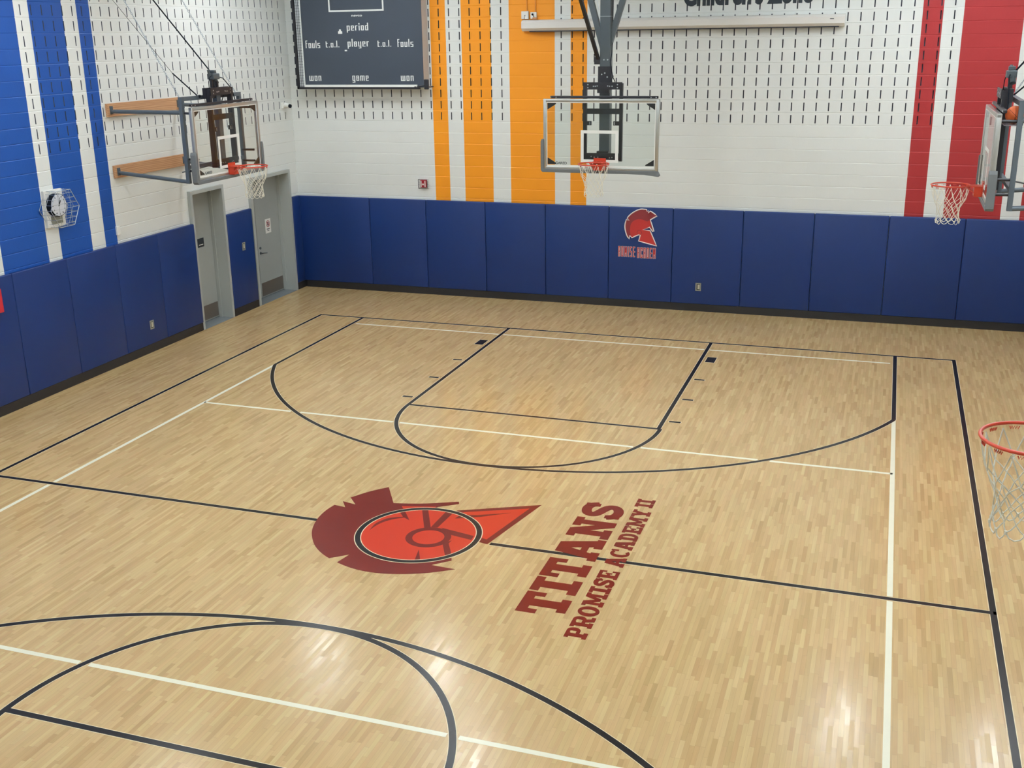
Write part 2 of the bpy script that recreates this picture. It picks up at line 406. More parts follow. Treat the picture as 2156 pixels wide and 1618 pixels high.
# left wall : u = y
left_st = [(-6.03, -5.13, B_), (-4.855, -4.175, B_), (-3.865, -3.58, B_), (-7.6, -6.6, B_)]
su = []
y = -3.330 - 0.2105*8
while y < 2.1: su.append(y); y += 0.2105
D1 = (-1.57, -0.64, 0.0, 2.44); D2 = (0.36, 1.77, 0.0, 2.44)
wl = grid_wall('wall_left', lambda u, z, d: (XL - d, u, z), YN, YF, 0.0, CEIL, left_st, [MY['white'], MY['blue'], MY['orange'], MY['red'], M['slot']], su, ZS, holes=(D1, D2))
tag(wl, 'white painted block wall with blue vertical stripes and two grey doors')
wr = grid_wall('wall_right', lambda u, z, d: (XR + d, u, z), YN, YF, 0.0, CEIL, [], [MY['white'], MY['blue'], MY['orange'], MY['red'], M['slot']])
wn_ = grid_wall('wall_near', lambda u, z, d: (u, YN - d, z), XL, XR, 0.0, CEIL, [], [MX['white'], MX['blue'], MX['orange'], MX['red'], M['slot']])
mb = MB(); mb.box(XL - 0.2, XR + 0.2, YN - 0.2, YF + 0.2, CEIL, CEIL + 0.1)
for k in range(9): mb.box(XL, XR, YN + 1.5 + k*2.3, YN + 1.62 + k*2.3, CEIL - 0.28, CEIL)
tag(obj('ceiling', mb, M['ceiling']), kind='structure')

# ceiling lamps
for i, (lx, ly, k) in enumerate(LAMPS):
    t = thing('ceiling_lamp', (lx, ly, LZ - 0.03), 'round white high bay lamp hanging under the ceiling', 'lamp', 'high bay ceiling lamps')
    mb = MB(); n = 28
    prof = [(0.30, LZ - 0.03), (0.27, LZ + 0.06), (0.16, LZ + 0.16), (0.10, LZ + 0.24), (0.10, LZ + 0.32)]
    for r_, z_ in prof:
        for q in range(n): mb.v.append((lx + r_*math.cos(2*PI*q/n), ly + r_*math.sin(2*PI*q/n), z_))
    for a in range(len(prof) - 1):
        for q in range(n): mb.f.append([a*n+q, a*n+(q+1) % n, (a+1)*n+(q+1) % n, (a+1)*n+q]); mb.m.append(0)
    mb.f.append([(len(prof)-1)*n+q for q in range(n)]); mb.m.append(0)
    obj('lamp_shade', mb, M['lamp_housing'], t, smooth=True)
    obj('stem', MB().tube([(lx, ly, LZ + 0.32), (lx, ly, CEIL)], 0.015, 8), M['lamp_housing'], t)

# ---------------------------------------------------------------- court markings (painted on the floor: children of the floor)
def fxy(z): return lambda u, v, d: (u, v, z + d)
CX = 0.026; LW = 0.028; TW = 4.724; HWC = 5.604; AR = 5.13; AY = -1.2; FT = -4.442; HY = -8.339; LH = 1.805
ARY = AY - math.sqrt(AR*AR - TW*TW)
def mirror(y): return 2*HY - y
blacks = []     # polylines of black centre lines
def arc(cx, cy, r, a0, a1, n=64): return [(cx + r*math.cos(a0 + (a1-a0)*k/n), cy + r*math.sin(a0 + (a1-a0)*k/n)) for k in range(n+1)]
th = math.asin(TW/AR)
half = {
 'boundary_line': [[(CX-HWC, 0), (CX+HWC, 0)], [(CX-HWC, 0), (CX-HWC, HY)], [(CX+HWC, 0), (CX+HWC, HY)]],
 'three_point_line': [[(CX-TW, 0), (CX-TW, ARY)], [(CX+TW, 0), (CX+TW, ARY)], arc(CX, AY, AR, -PI/2 - th, -PI/2 + th, 96)],
 'free_throw_lane': [[(-LH, 0), (-LH, FT)], [(LH, 0), (LH, FT)], [(-LH, FT), (LH, FT)], [(0.012 + 1.817*math.cos(-PI + PI*k/64), FT + 1.872*math.sin(-PI + PI*k/64)) for k in range(65)]],
}
def ribbon(mb, pts, w, z, t, mi=0, ext=0.0):
    P = [Vector((p[0], p[1])) for p in pts]
    if ext and len(P) == 2:
        d = (P[1]-P[0]).normalized(); P = [P[0]-d*ext, P[1]+d*ext]
    L_, R__ = [], []
    for i in range(len(P)):
        a = P[max(0, i-1)]; b = P[min(len(P)-1, i+1)]; d = (b-a).normalized(); n = Vector((-d.y, d.x))
        L_.append(P[i] + n*w); R__.append(P[i] - n*w)
    b0 = len(mb.v); n = len(P)
    for p in L_ + R__: mb.v.append((p.x, p.y, z + t))
    for i in range(n-1): mb.f.append([b0+i, b0+i+1, b0+n+i+1, b0+n+i]); mb.m.append(mi)
    for p in L_ + R__: mb.v.append((p.x, p.y, z))
    c0 = b0 + 2*n
    for i in range(n-1):
        mb.f.append([c0+i, c0+n+i, c0+n+i+1, c0+i+1]); mb.m.append(mi)
        mb.f.append([b0+i, c0+i, c0+i+1, b0+i+1]); mb.m.append(mi)
        mb.f.append([b0+n+i, b0+n+i+1, c0+n+i+1, c0+n+i]); mb.m.append(mi)
edge = MB(); allb = []
for nm, lines in half.items():
    for mir in (0, 1):
        mb = MB()
        for li_, ln in enumerate(lines):
            pts = [(x, mirror(y)) for x, y in ln] if mir else ln
            ribbon(mb, pts, LW, 0.0, 0.0016 + 0.00012*list(half).index(nm) + 0.00003*li_, ext=LW if nm == 'boundary_line' or len(ln) == 2 and ln[0][1] == ln[1][1] else 0)
            ribbon(edge, pts, LW + 0.0065, 0.0, 0.0010 + 0.00002*len(allb), ext=LW + 0.0065 if nm == 'boundary_line' else 0); allb.append(pts)
        tag(obj(nm, mb, M['black_line'], floor), 'black painted %s on the %s half of the court' % (nm.replace('_', ' '), 'near' if mir else 'far'))
# half court line in pieces
mb = MB()
for a, b in ((CX-HWC, -1.10), (0.84, CX+HWC)):
    ribbon(mb, [(a, HY), (b, HY)], LW, 0.0, 0.00205); ribbon(edge, [(a, HY), (b, HY)], LW + 0.0065, 0.0, 0.0011); allb.append([(a, HY), (b, HY)])
obj('half_court_line', mb, M['black_line'], floor)
# lane ticks and blocks
for mir in (0, 1):
    mb = MB()
    for s in (-1, 1):
        for yy in (-2.128, -3.125, -4.112):
            y_ = mirror(yy) if mir else yy
            ribbon(mb, [(s*1.882, y_), (s*2.04, y_)], LW, 0.0, 0.0016); ribbon(edge, [(s*1.875, y_), (s*2.048, y_)], LW + 0.006, 0.0, 0.0011)
        y_ = mirror(-1.02) if mir else -1.02
        ribbon(mb, [(s*1.885, y_), (s*2.035, y_)], 0.15, 0.0, 0.0016); ribbon(edge, [(s*1.878, y_), (s*2.042, y_)], 0.157, 0.0, 0.0011)
    obj('lane_mark', mb, M['black_line'], floor)
obj('line_edging', edge, M['pale_edge'], floor)
# cream volleyball lines with a gap wherever a black line crosses
G = 0.045
def cuts_h(y, x0, x1):
    xs = []
    for pts in allb:
        for (xa, ya), (xb, yb) in zip(pts[:-1], pts[1:]):
            if (ya - y) * (yb - y) < 0: xs.append((xa + (xb-xa)*(y-ya)/(yb-ya), math.hypot(xb-xa, yb-ya)/abs(yb-ya)))
    xs.sort(); segs = []; a = x0
    for x, k in xs:
        if x >= x1 + 0.03: break
        if x - G*k > a and x < x1: segs.append((a, x - G*k))
        if x > x0 and x + G*k > a: a = x + G*k
    if a < x1: segs.append((a, x1))
    return [s for s in segs if s[1]-s[0] > 0.02]
for y, nm, e in ((-0.443, 'end_line', 0.07), (-5.185, 'attack_line', 0), (mirror(-5.185), 'attack_line', 0), (mirror(-0.443), 'end_line', 0.07)):
    mb = MB()
    for a, b in cuts_h(y, CX-TW+e, CX+TW-e): ribbon(mb, [(a, y), (b, y)], 0.025, 0.0, 0.0008)
    tag(obj(nm, mb, M['white_line'], floor), 'cream volleyball %s across the court' % nm.replace('_', ' '))
for s in (-1, 1):
    mb = MB(); x = CX + s*TW
    for a, b in ((ARY - 0.03, HY + 0.045), (HY - 0.045, mirror(ARY) + 0.03)): ribbon(mb, [(x, a), (x, b)], 0.026, 0.0, 0.0008)
    obj('volleyball_side_line', mb, M['white_line'], floor)

# ---------------------------------------------------------------- centre logo
BK = {"crest":[[-0.796,-7.281],[-0.55,-7.686],[-0.226,-7.609],[0.141,-7.433],[0.164,-7.491],[-0.029,-7.634],[-0.066,-7.777],[0.154,-8.301],[0.214,-8.765],[0.569,-8.737],[0.601,-8.81],[0.439,-8.961],[0.701,-8.976],[0.529,-9.097],[0.389,-9.168],[0.221,-9.233],[0.041,-9.272],[-0.142,-9.28],[-0.336,-9.241],[-0.481,-9.185],[-0.44,-8.99],[-0.602,-9.126],[-0.692,-9.073],[-0.801,-8.99],[-0.913,-8.875],[-1.035,-8.696],[-1.108,-8.544],[-1.159,-8.38],[-1.184,-8.237],[-1.19,-8.067],[-1.166,-7.923],[-1.021,-7.946],[-1.124,-7.803],[-0.944,-7.845],[-1.087,-7.683],[-0.957,-7.455]],"sliver":[[-0.426,-7.737],[-0.049,-7.64],[-0.118,-7.793],[-0.314,-7.887]],"cheek_dark":[[0.211,-7.665],[1.057,-7.251],[0.815,-8.359],[0.707,-8.332],[0.404,-8.224],[0.166,-7.808]],"cheek":[[0.305,-7.681],[0.959,-7.385],[0.771,-8.257],[0.683,-8.232],[0.392,-8.196],[0.191,-7.834]],"cheek_line":[[0.264,-7.872],[0.287,-7.765],[0.464,-7.718],[0.8,-7.554],[0.507,-7.755]],"b1":[[-0.19,-7.718],[-0.126,-7.698],[0.101,-8.158],[0.047,-8.207]],"b2":[[0.105,-7.673],[0.195,-7.697],[0.173,-8.142],[0.099,-8.152]],"b3":[[0.211,-8.131],[0.618,-8.221],[0.623,-8.318],[0.371,-8.266]],"b4":[[0.368,-8.481],[0.434,-8.385],[0.429,-8.463],[0.546,-8.678],[0.499,-8.736]],"spike":[[0.188,-8.68],[0.304,-8.91],[0.247,-8.927]],"cres":[[-0.497,-8.421],[-0.515,-8.249],[-0.485,-8.158],[-0.439,-8.067],[-0.296,-7.993],[-0.393,-7.876],[-0.347,-7.835],[-0.191,-8.058],[-0.274,-8.01],[-0.374,-8.081],[-0.446,-8.179],[-0.482,-8.288]],"helm":[[-0.17,1.709],[-0.137,1.754],[-0.093,1.794],[-0.005,1.852],[0.05,1.876],[0.095,1.888],[0.195,1.884],[0.207,1.848],[0.234,1.866],[0.229,1.822],[0.267,1.856],[0.329,1.82],[0.397,1.77],[0.271,1.692],[0.307,1.589],[0.343,1.481],[0.321,1.474],[0.258,1.554],[0.131,1.502],[0.271,1.489],[0.329,1.364],[0.4,1.207],[0.232,1.244],[0.057,1.284],[0.088,1.406],[0.049,1.402],[-0.073,1.342],[-0.113,1.384],[-0.127,1.317],[-0.164,1.365],[-0.187,1.42],[-0.211,1.508],[-0.213,1.596],[-0.186,1.68],[-0.13,1.671]],"helmface":[[-0.102,1.39],[-0.116,1.512],[-0.101,1.601],[-0.046,1.669],[0.043,1.7],[0.132,1.692],[0.211,1.657],[0.257,1.686],[0.285,1.594],[0.291,1.556],[0.258,1.562],[0.131,1.505],[0.271,1.489],[0.394,1.212],[0.063,1.286],[0.092,1.406],[0.049,1.402],[-0.073,1.347]]}
def soften(poly, it=2, lim=38):
    for _ in range(it):
        out = []; n = len(poly)
        for i in range(n):
            a, b, c = Vector(poly[i-1]), Vector(poly[i]), Vector(poly[(i+1) % n])
            if (b-a).length > 1e-6 and (c-b).length > 1e-6 and math.degrees((b-a).angle(c-b)) < lim: out += [tuple(b + (a-b)*0.25), tuple(b + (c-b)*0.25)]
            else: out.append(tuple(b))
        poly = out
    return poly
for k in ('crest', 'helm', 'helmface', 'cres'): BK[k] = soften(BK[k])
logo = obj('helmet_logo', MB().prism(BK['crest'], fxy(0.0), 0.0022), M['crest'], floor)
tag(logo, 'dark red helmet crest painted at centre court')
RC = (0.04, -8.34)
obj('cheek_guard', MB().prism(BK['cheek_dark'], fxy(0.0), 0.0024), M['crest'], logo)
mb = MB(); mb.prism(BK['cheek'], fxy(0.0), 0.0026); mb.prism(BK['sliver'], fxy(0.0), 0.0027)
obj('cheek_panel', mb, M['bright'], logo)
obj('face_disc', MB().disc((RC[0], RC[1], 0.0), 0.615, (0, 0, 1), 0.0030, 96), M['bright'], logo)
mb = MB()
for i_, k in enumerate(('b1', 'b2', 'b3', 'b4', 'spike', 'cres', 'cheek_line')): mb.prism(BK[k], fxy(0.0), 0.0033 + i_*0.00005)
mb.ring((0.17, -8.387), 0.168, 0.24, fxy(0.0), 0.00365)
obj('face_lines', mb, M['crest'], logo)
mb = MB(); mb.ring(RC, 0.603, 0.676, fxy(0.0), 0.0037, 96); obj('circle_edging', mb, M['pale_edge'], logo)
mb = MB(); mb.ring(RC, 0.612, 0.667, fxy(0.0), 0.0040, 96); obj('centre_circle', mb, M['black_line'], logo)

# ---- slab letters (unit height 1)
def slab(ch):
    R = []   # list of polygons ; width returned
    def rc(x0, x1, y0, y1): R.append([(x0, y0), (x1, y0), (x1, y1), (x0, y1)])
    st = 0.30; sh = 0.20
    if ch == 'T':
        w = 0.90; rc((w-st)/2, (w+st)/2, 0, 1); rc(0.17, w-0.17, 0, sh); rc(0, w, 1-0.22, 1); rc(0, 0.17, 0.58, 1); rc(w-0.17, w, 0.58, 1)
    elif ch == 'I':
        w = 0.64; rc((w-st)/2, (w+st)/2, 0, 1); rc(0, w, 0, sh); rc(0, w, 1-sh, 1)
    elif ch == 'A':
        w = 1.12; R.append([(0.10, sh), (0.38, sh), (0.66, 1), (0.30, 1)]); R.append([(0.46, 1), (0.80, 1), (1.06, sh), (0.72, sh)])
        rc(0, 0.44, 0, sh); rc(0.64, 1.12, 0, sh); rc(0.36, 0.80, 0.30, 0.46)
    elif ch == 'N':
        w = 1.10; rc(0.14, 0.40, 0, 1); rc(0.72, 0.96, 0, 1); rc(0, 0.50, 0, sh); rc(0, 0.42, 1-sh, 1); rc(0.60, 1.10, 1-sh, 1)
        R.append([(0.14, 1), (0.42, 1), (0.96, 0), (0.70, 0)])
    elif ch == 'M':
        w = 1.36; rc(0.14, 0.38, 0, 1); rc(0.98, 1.22, 0, 1); rc(0, 0.50, 0, sh); rc(0.86, 1.36, 0, sh); rc(0, 0.38, 1-sh, 1); rc(0.98, 1.36, 1-sh, 1)
        R.append([(0.16, 1), (0.44, 1), (0.80, 0.22), (0.56, 0.22)]); R.append([(0.92, 1), (1.20, 1), (0.80, 0.22), (0.56, 0.22)])
    elif ch == 'E':
        w = 0.92; rc(0.12, 0.42, 0, 1); rc(0, w, 0, 0.18); rc(0, w, 0.82, 1); rc(w-0.15, w, 0, 0.36); rc(w-0.15, w, 0.64, 1); rc(0.42, 0.64, 0.42, 0.58); rc(0.56, 0.68, 0.34, 0.66)
    elif ch == 'Y':
        w = 1.06; rc(0.38, 0.68, 0, 0.45); rc(0.22, 0.84, 0, sh); R.append([(0.08, 1), (0.40, 1), (0.66, 0.40), (0.38, 0.40)]); R.append([(0.66, 1), (0.98, 1), (0.68, 0.40), (0.40, 0.40)]); rc(0, 0.46, 1-sh, 1); rc(0.60, 1.06, 1-sh, 1)
    elif ch in 'PRD':
        w = 0.98 if ch != 'R' else 1.06
        rc(0.12, 0.42, 0, 1); rc(0, 0.56 if ch == 'P' else 0.50, 0, sh); rc(0, 0.5, 1-0.2, 1)
        y0 = 0.0 if ch == 'D' else 0.38; ro = (1 - y0)/2; cy = (1 + y0)/2; cx = w - 0.04 - ro * (0.9 if ch != 'D' else 0.85)
        rx = w - 0.02 - cx; n = 14; th_ = 0.17 if ch != 'D' else 0.19
        out = [(cx + rx*math.cos(a), cy + ro*math.sin(a)) for a in [-PI/2 + PI*k/n for k in range(n+1)]]
        inn = [(cx - 0.02 + (rx-0.28)*math.cos(a), cy + (ro-th_)*math.sin(a)) for a in [-PI/2 + PI*k/n for k in range(n+1)]]
        for k in range(n): R.append([out[k], out[k+1], inn[k+1], inn[k]])
        rc(0.3, cx, y0, y0+th_); rc(0.3, cx, 1-th_, 1)
        if ch == 'R': R.append([(0.52, 0.42), (0.80, 0.42), (0.96, 0.0), (0.66, 0.0)]); rc(0.64, 1.06, 0, 0.19)
    elif ch in 'OC':
        w = 1.0 if ch == 'O' else 0.96; n = 28; a0 = 0 if ch == 'O' else math.radians(50); a1 = 2*PI - a0
        for k in range(n):
            q = [a0 + (a1-a0)*(k+i)/n for i in (0, 1)]
            R.append([(w/2 + w/2*math.cos(q[0]), .5+.5*math.sin(q[0])), (w/2 + w/2*math.cos(q[1]), .5+.5*math.sin(q[1])), (w/2 + (w/2-.30)*math.cos(q[1]), .5+.32*math.sin(q[1])), (w/2 + (w/2-.30)*math.cos(q[0]), .5+.32*math.sin(q[0]))])
        if ch == 'C': rc(0.76, 0.94, 0.62, 1.0)
    elif ch == 'S':
        w = 0.86; c = [(0.80, 0.66), (0.74, 0.82), (0.60, 0.895), (0.42, 0.90), (0.24, 0.85), (0.155, 0.74), (0.18, 0.63), (0.32, 0.555), (0.52, 0.485), (0.67, 0.40), (0.71, 0.28), (0.62, 0.16), (0.44, 0.10), (0.26, 0.11), (0.12, 0.18), (0.06, 0.34)]
        P = [Vector(p) for p in c]
        for _ in range(2):
            Q = [P[0]]
            for a_, b_ in zip(P[:-1], P[1:]): Q += [a_*0.75 + b_*0.25, a_*0.25 + b_*0.75]
            P = Q + [P[-1]]
        Lp, Rp = [], []
        for i in range(len(P)):
            d = (P[min(len(P)-1, i+1)] - P[max(0, i-1)]).normalized(); n_ = Vector((-d.y, d.x)); ww = 0.122
            Lp.append(P[i] + n_*ww); Rp.append(P[i] - n_*ww)
        for i in range(len(P)-1): R.append([tuple(Lp[i]), tuple(Lp[i+1]), tuple(Rp[i+1]), tuple(Rp[i])])
        rc(0.66, 0.82, 0.62, 0.98); rc(0.02, 0.18, 0.02, 0.38)
    return R, w
def word(mb, text, fn, u0, u1, h, gap=0.07, z=0.0026):
    ws = [slab(c)[1] if c != ' ' else 0.42 for c in text]; tot = sum(ws) + gap*(len(text)-1); k = (u1-u0)/tot; u = 0
    for c, wd in zip(text, ws):
        if c != ' ':
            for i_, poly in enumerate(slab(c)[0]): mb.prism([(u0 + (u+a)*k, b*h) for a, b in poly], fn, z + i_*0.000025)
        u += wd + gap
mb = MB(); word(mb, 'TITANS', lambda u, v, d: (1.975 - v, u, d), -9.565, -7.02, 0.455)
tag(obj('team_lettering', mb, M['letter_red'], floor), 'large dark red slab letters TITANS beside the centre logo')
mb = MB(); word(mb, 'PROMISE', lambda u, v, d: (2.268 - v, u, d), -9.87, -8.565, 0.20)
word(mb, 'ACADEMY', lambda u, v, d: (2.268 - v, u, d), -8.46, -7.06, 0.20); word(mb, 'II', lambda u, v, d: (2.25 - v, u, d), -6.985, -6.765, 0.20)
tag(obj('school_lettering', mb, M['letter_red'], floor), 'smaller dark red slab letters PROMISE ACADEMY II')

# ---------------------------------------------------------------- baseboards
def structure(name, mb, mat, label=None): o = obj(name, mb, mat); tag(o, label, kind='structure'); return o
structure('baseboard_far', MB().box(PXL + 0.02, XR, PYF + 0.012, YF, 0, 0.14), M['rubber'], 'black rubber base under the blue pads of the far wall')
mb = MB()
for a, b in ((YN, -1.62), (-0.575, 0.285), (1.84, YF)): mb.box(XL, PXL - 0.008, a, b, 0, 0.14)
structure('baseboard_left', mb, M['rubber'], 'black rubber base under the blue pads of the left wall')
structure('baseboard_right', MB().box(PXR + 0.012, XR, YN, YF - 0.08, 0, 0.14), M['rubber'])

# ---------------------------------------------------------------- wall pads
PB, PT = 0.14, 1.915
far_seams = [-7.144, -5.51, -4.27, -3.01, -1.778, -0.524, 0.695, 1.98, 3.225, 4.485, 5.72, 7.12]
far_lab = ['wide blue wall pad in the far left corner, first from the grey doors', 'blue wall pad on the far wall under the scoreboard, second from the corner',
 'blue wall pad on the far wall under the red alarm and narrow orange stripes', 'blue wall pad on the far wall below the broad orange stripe, fourth from the corner',
 'blue wall pad on the far wall left of the pad with the helmet emblem', 'blue wall pad on the far wall carrying the red helmet emblem and lettering',
 'blue wall pad on the far wall with a power outlet near its foot', 'blue wall pad on the far wall next right of the outlet pad',
 'blue wall pad on the far wall under the left edge of the narrow red stripe', 'blue wall pad on the far wall under the narrow red stripe and the right hoop',
 'blue wall pad at the right end of the far wall by the frame edge']
far_pads = []
for i in range(len(far_seams) - 1):
    a, b = far_seams[i], far_seams[i+1]
    o = obj('wall_pad', MB().bbox(a + 0.0025, b - 0.0025, PYF, YF - 0.004, PB, PT, 0.016, seg=3), M['pad'], smooth=True); recenter(o)
    tag(o, far_lab[i], 'wall pad', 'blue pads along the far wall'); far_pads.append(o)
left_segs = [(1.845, 2.139), (-0.572, 0.285), (-2.66, -1.60), (-3.74, -2.66), (-4.855, -3.74), (-5.97, -4.855), (-7.08, -5.97)]
left_lab = ['very narrow blue wall pad between the far grey door and the room corner', 'narrow blue wall pad standing between the two grey doors',
 'blue wall pad next to the nearer grey door on the left wall', 'blue wall pad on the left wall under the wooden hoop boards, with low outlet',
 'blue wall pad on the left wall under the narrower blue stripe', 'blue wall pad on the left wall below the caged clock',
 'blue wall pad at the left picture edge with a red box on it']
left_pads = []
for (a, b), lb in zip(left_segs, left_lab):
    o = obj('wall_pad', MB().bbox(XL + 0.004, PXL, a + 0.0025, b - 0.0025, PB, PT + 0.01, 0.016, seg=3), M['pad'], smooth=True); recenter(o)
    tag(o, lb, 'wall pad', 'blue pads along the left wall'); left_pads.append(o)
# helmet emblem and lettering stuck on one pad
ep = far_pads[5]
dec = obj('helmet_emblem', MB().prism(BK['helm'], lambda u, v, d: (u, PYF + 0.0005 - d, v), 0.002), M['decal_dark'], ep); tag(dec, 'dark red helmet emblem outlined in white')
obj('emblem_face', MB().prism(BK['helmface'], lambda u, v, d: (u, PYF + 0.0005 - d, v), 0.003), M['decal_red'], dec)
mb = MB()
P_ = [(u, v) for u, v in BK['helm']]
n = len(P_); mb.tube([(u, PYF - 0.002, v) for u, v in P_], 0.011, 4, closed=True)
obj('emblem_outline', mb, M['white_outline'], dec)
mb = MB()
hc = (-0.165 + 0.02, 1.49)
mb.ring((0.066, 1.448), 0.036, 0.048, lambda u, v, d: (u, PYF + 0.0005 - d, v), 0.004)
obj('emblem_lines', mb, M['decal_dark'], dec)
# tall condensed block letters
def tall(ch):
    w = 0.36; t = 0.13; R = []
    def rc(x0, x1, y0, y1): R.append([(x0, y0), (x1, y0), (x1, y1), (x0, y1)])
    L_ = lambda: rc(0, t, 0, 1)
    R_r = lambda: rc(w-t, w, 0, 1)
    top = lambda: rc(0, w, 1-0.1, 1); bot = lambda: rc(0, w, 0, 0.1); mid = lambda: rc(0, w, 0.45, 0.55)
    if ch == 'R': L_(); top(); mid(); rc(w-t, w, 0.5, 1); rc(w-t, w, 0, 0.42)
    if ch == 'O': L_(); R_r(); top(); bot()
    if ch == 'D': L_(); rc(w-t, w, 0.06, 0.94); top(); bot()
    if ch == 'M': w = 0.46; rc(0, t, 0, 1); rc(w-t, w, 0, 1); R.append([(0, 1), (t, 1), (w/2+0.05, 0.3), (w/2-0.05, 0.3)]); R.append([(w-t, 1), (w, 1), (w/2+0.05, 0.3), (w/2-0.05, 0.3)])
    if ch == 'I': w = t; L_()
    if ch == 'S': top(); mid(); bot(); rc(0, t, 0.5, 1); rc(w-t, w, 0, 0.5)
    if ch == 'E': L_(); top(); mid(); bot()
    if ch == 'A': L_(); R_r(); top(); mid()
    if ch == 'C': L_(); top(); bot(); rc(w-t, w, 0.7, 1); rc(w-t, w, 0, 0.3)
    return R, w
mb = MB(); mo = MB()
for text, u0, u1, zb, z1_ in (('ROMISE', -0.330, -0.010, 0.978, 1.172), ('ACADEM', 0.037, 0.384, 0.966, 1.162)):
    ws = [tall(c)[1] for c in text]; tot = sum(ws) + 0.22*(len(text)-1); k = (u1-u0)/tot; u = 0
    for c, wd in zip(text, ws):
        for i_, poly in enumerate(tall(c)[0]):
            pts = [(u0 + (u+a)*k, zb + b*(z1_-zb)) for a, b in poly]
            mb.prism(pts, lambda a, b, d: (a, PYF + 0.0005 - d, b), 0.004 + i_*0.0001)
            cx_ = sum(p[0] for p in pts)/4; cy_ = sum(p[1] for p in pts)/4
            mo.prism([(p[0] + (0.004 if p[0] > cx_ else -0.004), p[1] + (0.004 if p[1] > cy_ else -0.004)) for p in pts], lambda a, b, d: (a, PYF + 0.0005 - d, b), 0.0025 + i_*0.0001)
        u += wd + 0.22
lt = obj('lettering', mb, M['decal_red'], ep); tag(lt, 'red lettering ROMISE ACADEM with pale outline')
obj('letter_outline', mo, M['white_outline'], lt)

# ---------------------------------------------------------------- text from the built-in font turned into mesh
def text_mesh(name, body, mat, width, height, place, parent=None, bold=0.0, ext=0.002, z=0.0):
    """place(u, v, d): u along reading, v up"""
    cu = bpy.data.curves.new(name, 'FONT'); cu.body = body; cu.size = 1.0; cu.offset = bold; cu.extrude = 0.5; cu.resolution_u = 4
    to = bpy.data.objects.new(name, cu); C.objects.link(to)
    bpy.context.view_layer.update()
    me = bpy.data.meshes.new_from_object(to.evaluated_get(bpy.context.evaluated_depsgraph_get()))
    C.objects.unlink(to); bpy.data.objects.remove(to)
    xs = [v.co.x for v in me.vertices]; ys = [v.co.y for v in me.vertices]
    x0, x1 = min(xs), max(xs); y0, y1 = min(ys), max(ys)
    o_ = org_of(parent)
    for v in me.vertices:
        u = (v.co.x - x0)/(x1-x0)*width; q = (v.co.y - y0)/(y1-y0)*height if height else (v.co.y)*width/(x1-x0)
        v.co = Vector(place(u, q, z + (ext if v.co.z > 0 else 0.0))) - o_
    me.materials.clear(); me.materials.append(mat); me.update()
    bm = bmesh.new(); bm.from_mesh(me); bmesh.ops.recalc_face_normals(bm, faces=bm.faces); bm.to_mesh(me); bm.free()
    o = bpy.data.objects.new(name, me); C.objects.link(o); o.parent = parent; ORG[o.name] = tuple(org_of(parent)); return o

# ---------------------------------------------------------------- doors
def door(name, y0, y1, leaves, kick, label):
    root = bpy.data.objects.new(name, None); C.objects.link(root); root.location = (-7.38, (y0+y1)/2, 0); ORG[root.name] = (-7.38, (y0+y1)/2, 0)
    tag(root, label, kind='structure')
    mb = MB(); xf = -7.085; xb = -7.375; fw = 0.05; H = 2.44
    # jamb with stop and face casing
    for (a, b) in ((y0 - 0.0, y0 + 0.012), (y1 - 0.012, y1)): mb.box(xb, xf, a, b, 0, H)
    mb.box(xb, xf, y0, y1, H - 0.012, H)
    for (a, b) in ((y0 - fw, y0), (y1, y1 + fw)): mb.box(XL - 0.03, xf, a, b, 0, H + fw)
    mb.box(XL - 0.03, xf, y0, y1, H, H + fw)
    for (a, b) in ((y0, y0 + 0.03), (y1 - 0.03, y1)): mb.box(xb, xb + 0.06, a, b, 0, H)
    mb.box(xb, xb + 0.06, y0, y1, H - 0.04, H)
    obj('door_frame', mb, M['door_frame'], root)
    for a, b, handle in leaves:
        lf = obj('door_leaf', MB().box(-7.42, -7.378, a + 0.004, b - 0.004, 0.02, H - 0.02), M['door'], root)
        obj('kick_plate', MB().box(-7.378, -7.375, a + 0.03, b - 0.03, 0.04, kick), M['kick'], lf)
        if handle:
            hb = MB(); hy = a + 0.08
            hb.disc((-7.378, hy, 0.92), 0.028, (1, 0, 0), 0.012); hb.tube([(-7.37, hy, 0.92), (-7.315, hy, 0.92), (-7.31, hy + 0.03, 0.92), (-7.31, hy + 0.14, 0.905)], 0.010, 8)
            hb.disc((-7.378, hy, 1.02), 0.025, (1, 0, 0), 0.018)
            obj('door_handle', hb, M['mast'], lf, smooth=True)
    obj('sill', MB().box(-7.42, xf + 0.0, y0, y1, 0.0, 0.006), M['sill'], root)
    return root
d1 = door('door_1', -1.57, -0.64, [(-1.54, -0.655, False)], 0.31, 'grey recessed door left of the narrow pad, with a small black sign')
d2 = door('door_2', 0.36, 1.77, [(0.39, 0.86, False), (0.865, 1.75, True)], 0.31, 'grey recessed door near the room corner, with lever handle and white notice')
sg = obj('sign_plate', MB().box(-7.378, -7.372, -1.13, -0.94, 1.40, 1.56), M['black_text'], d1); tag(sg, 'small black sign plate')
obj('sign_line', MB().box(-7.3725, -7.3705, -1.10, -0.97, 1.435, 1.45), M['white_plastic'], sg)
ns = obj('notice', MB().box(-7.378, -7.374, 1.20, 1.41, 1.27, 1.555), M['white_plastic'], d2); tag(ns, 'white notice sheet with a red prohibition circle')
mb = MB(); mb.ring((1.305, 1.455), 0.052, 0.066, lambda u, v, d: (-7.3745 + d, u, v), 0.002, 32)
mb.prism([(1.262, 1.492), (1.272, 1.502), (1.348, 1.418), (1.338, 1.408)], lambda u, v, d: (-7.3745 + d, u, v), 0.002)
obj('prohibition_circle', mb, M['red_plastic'], ns)
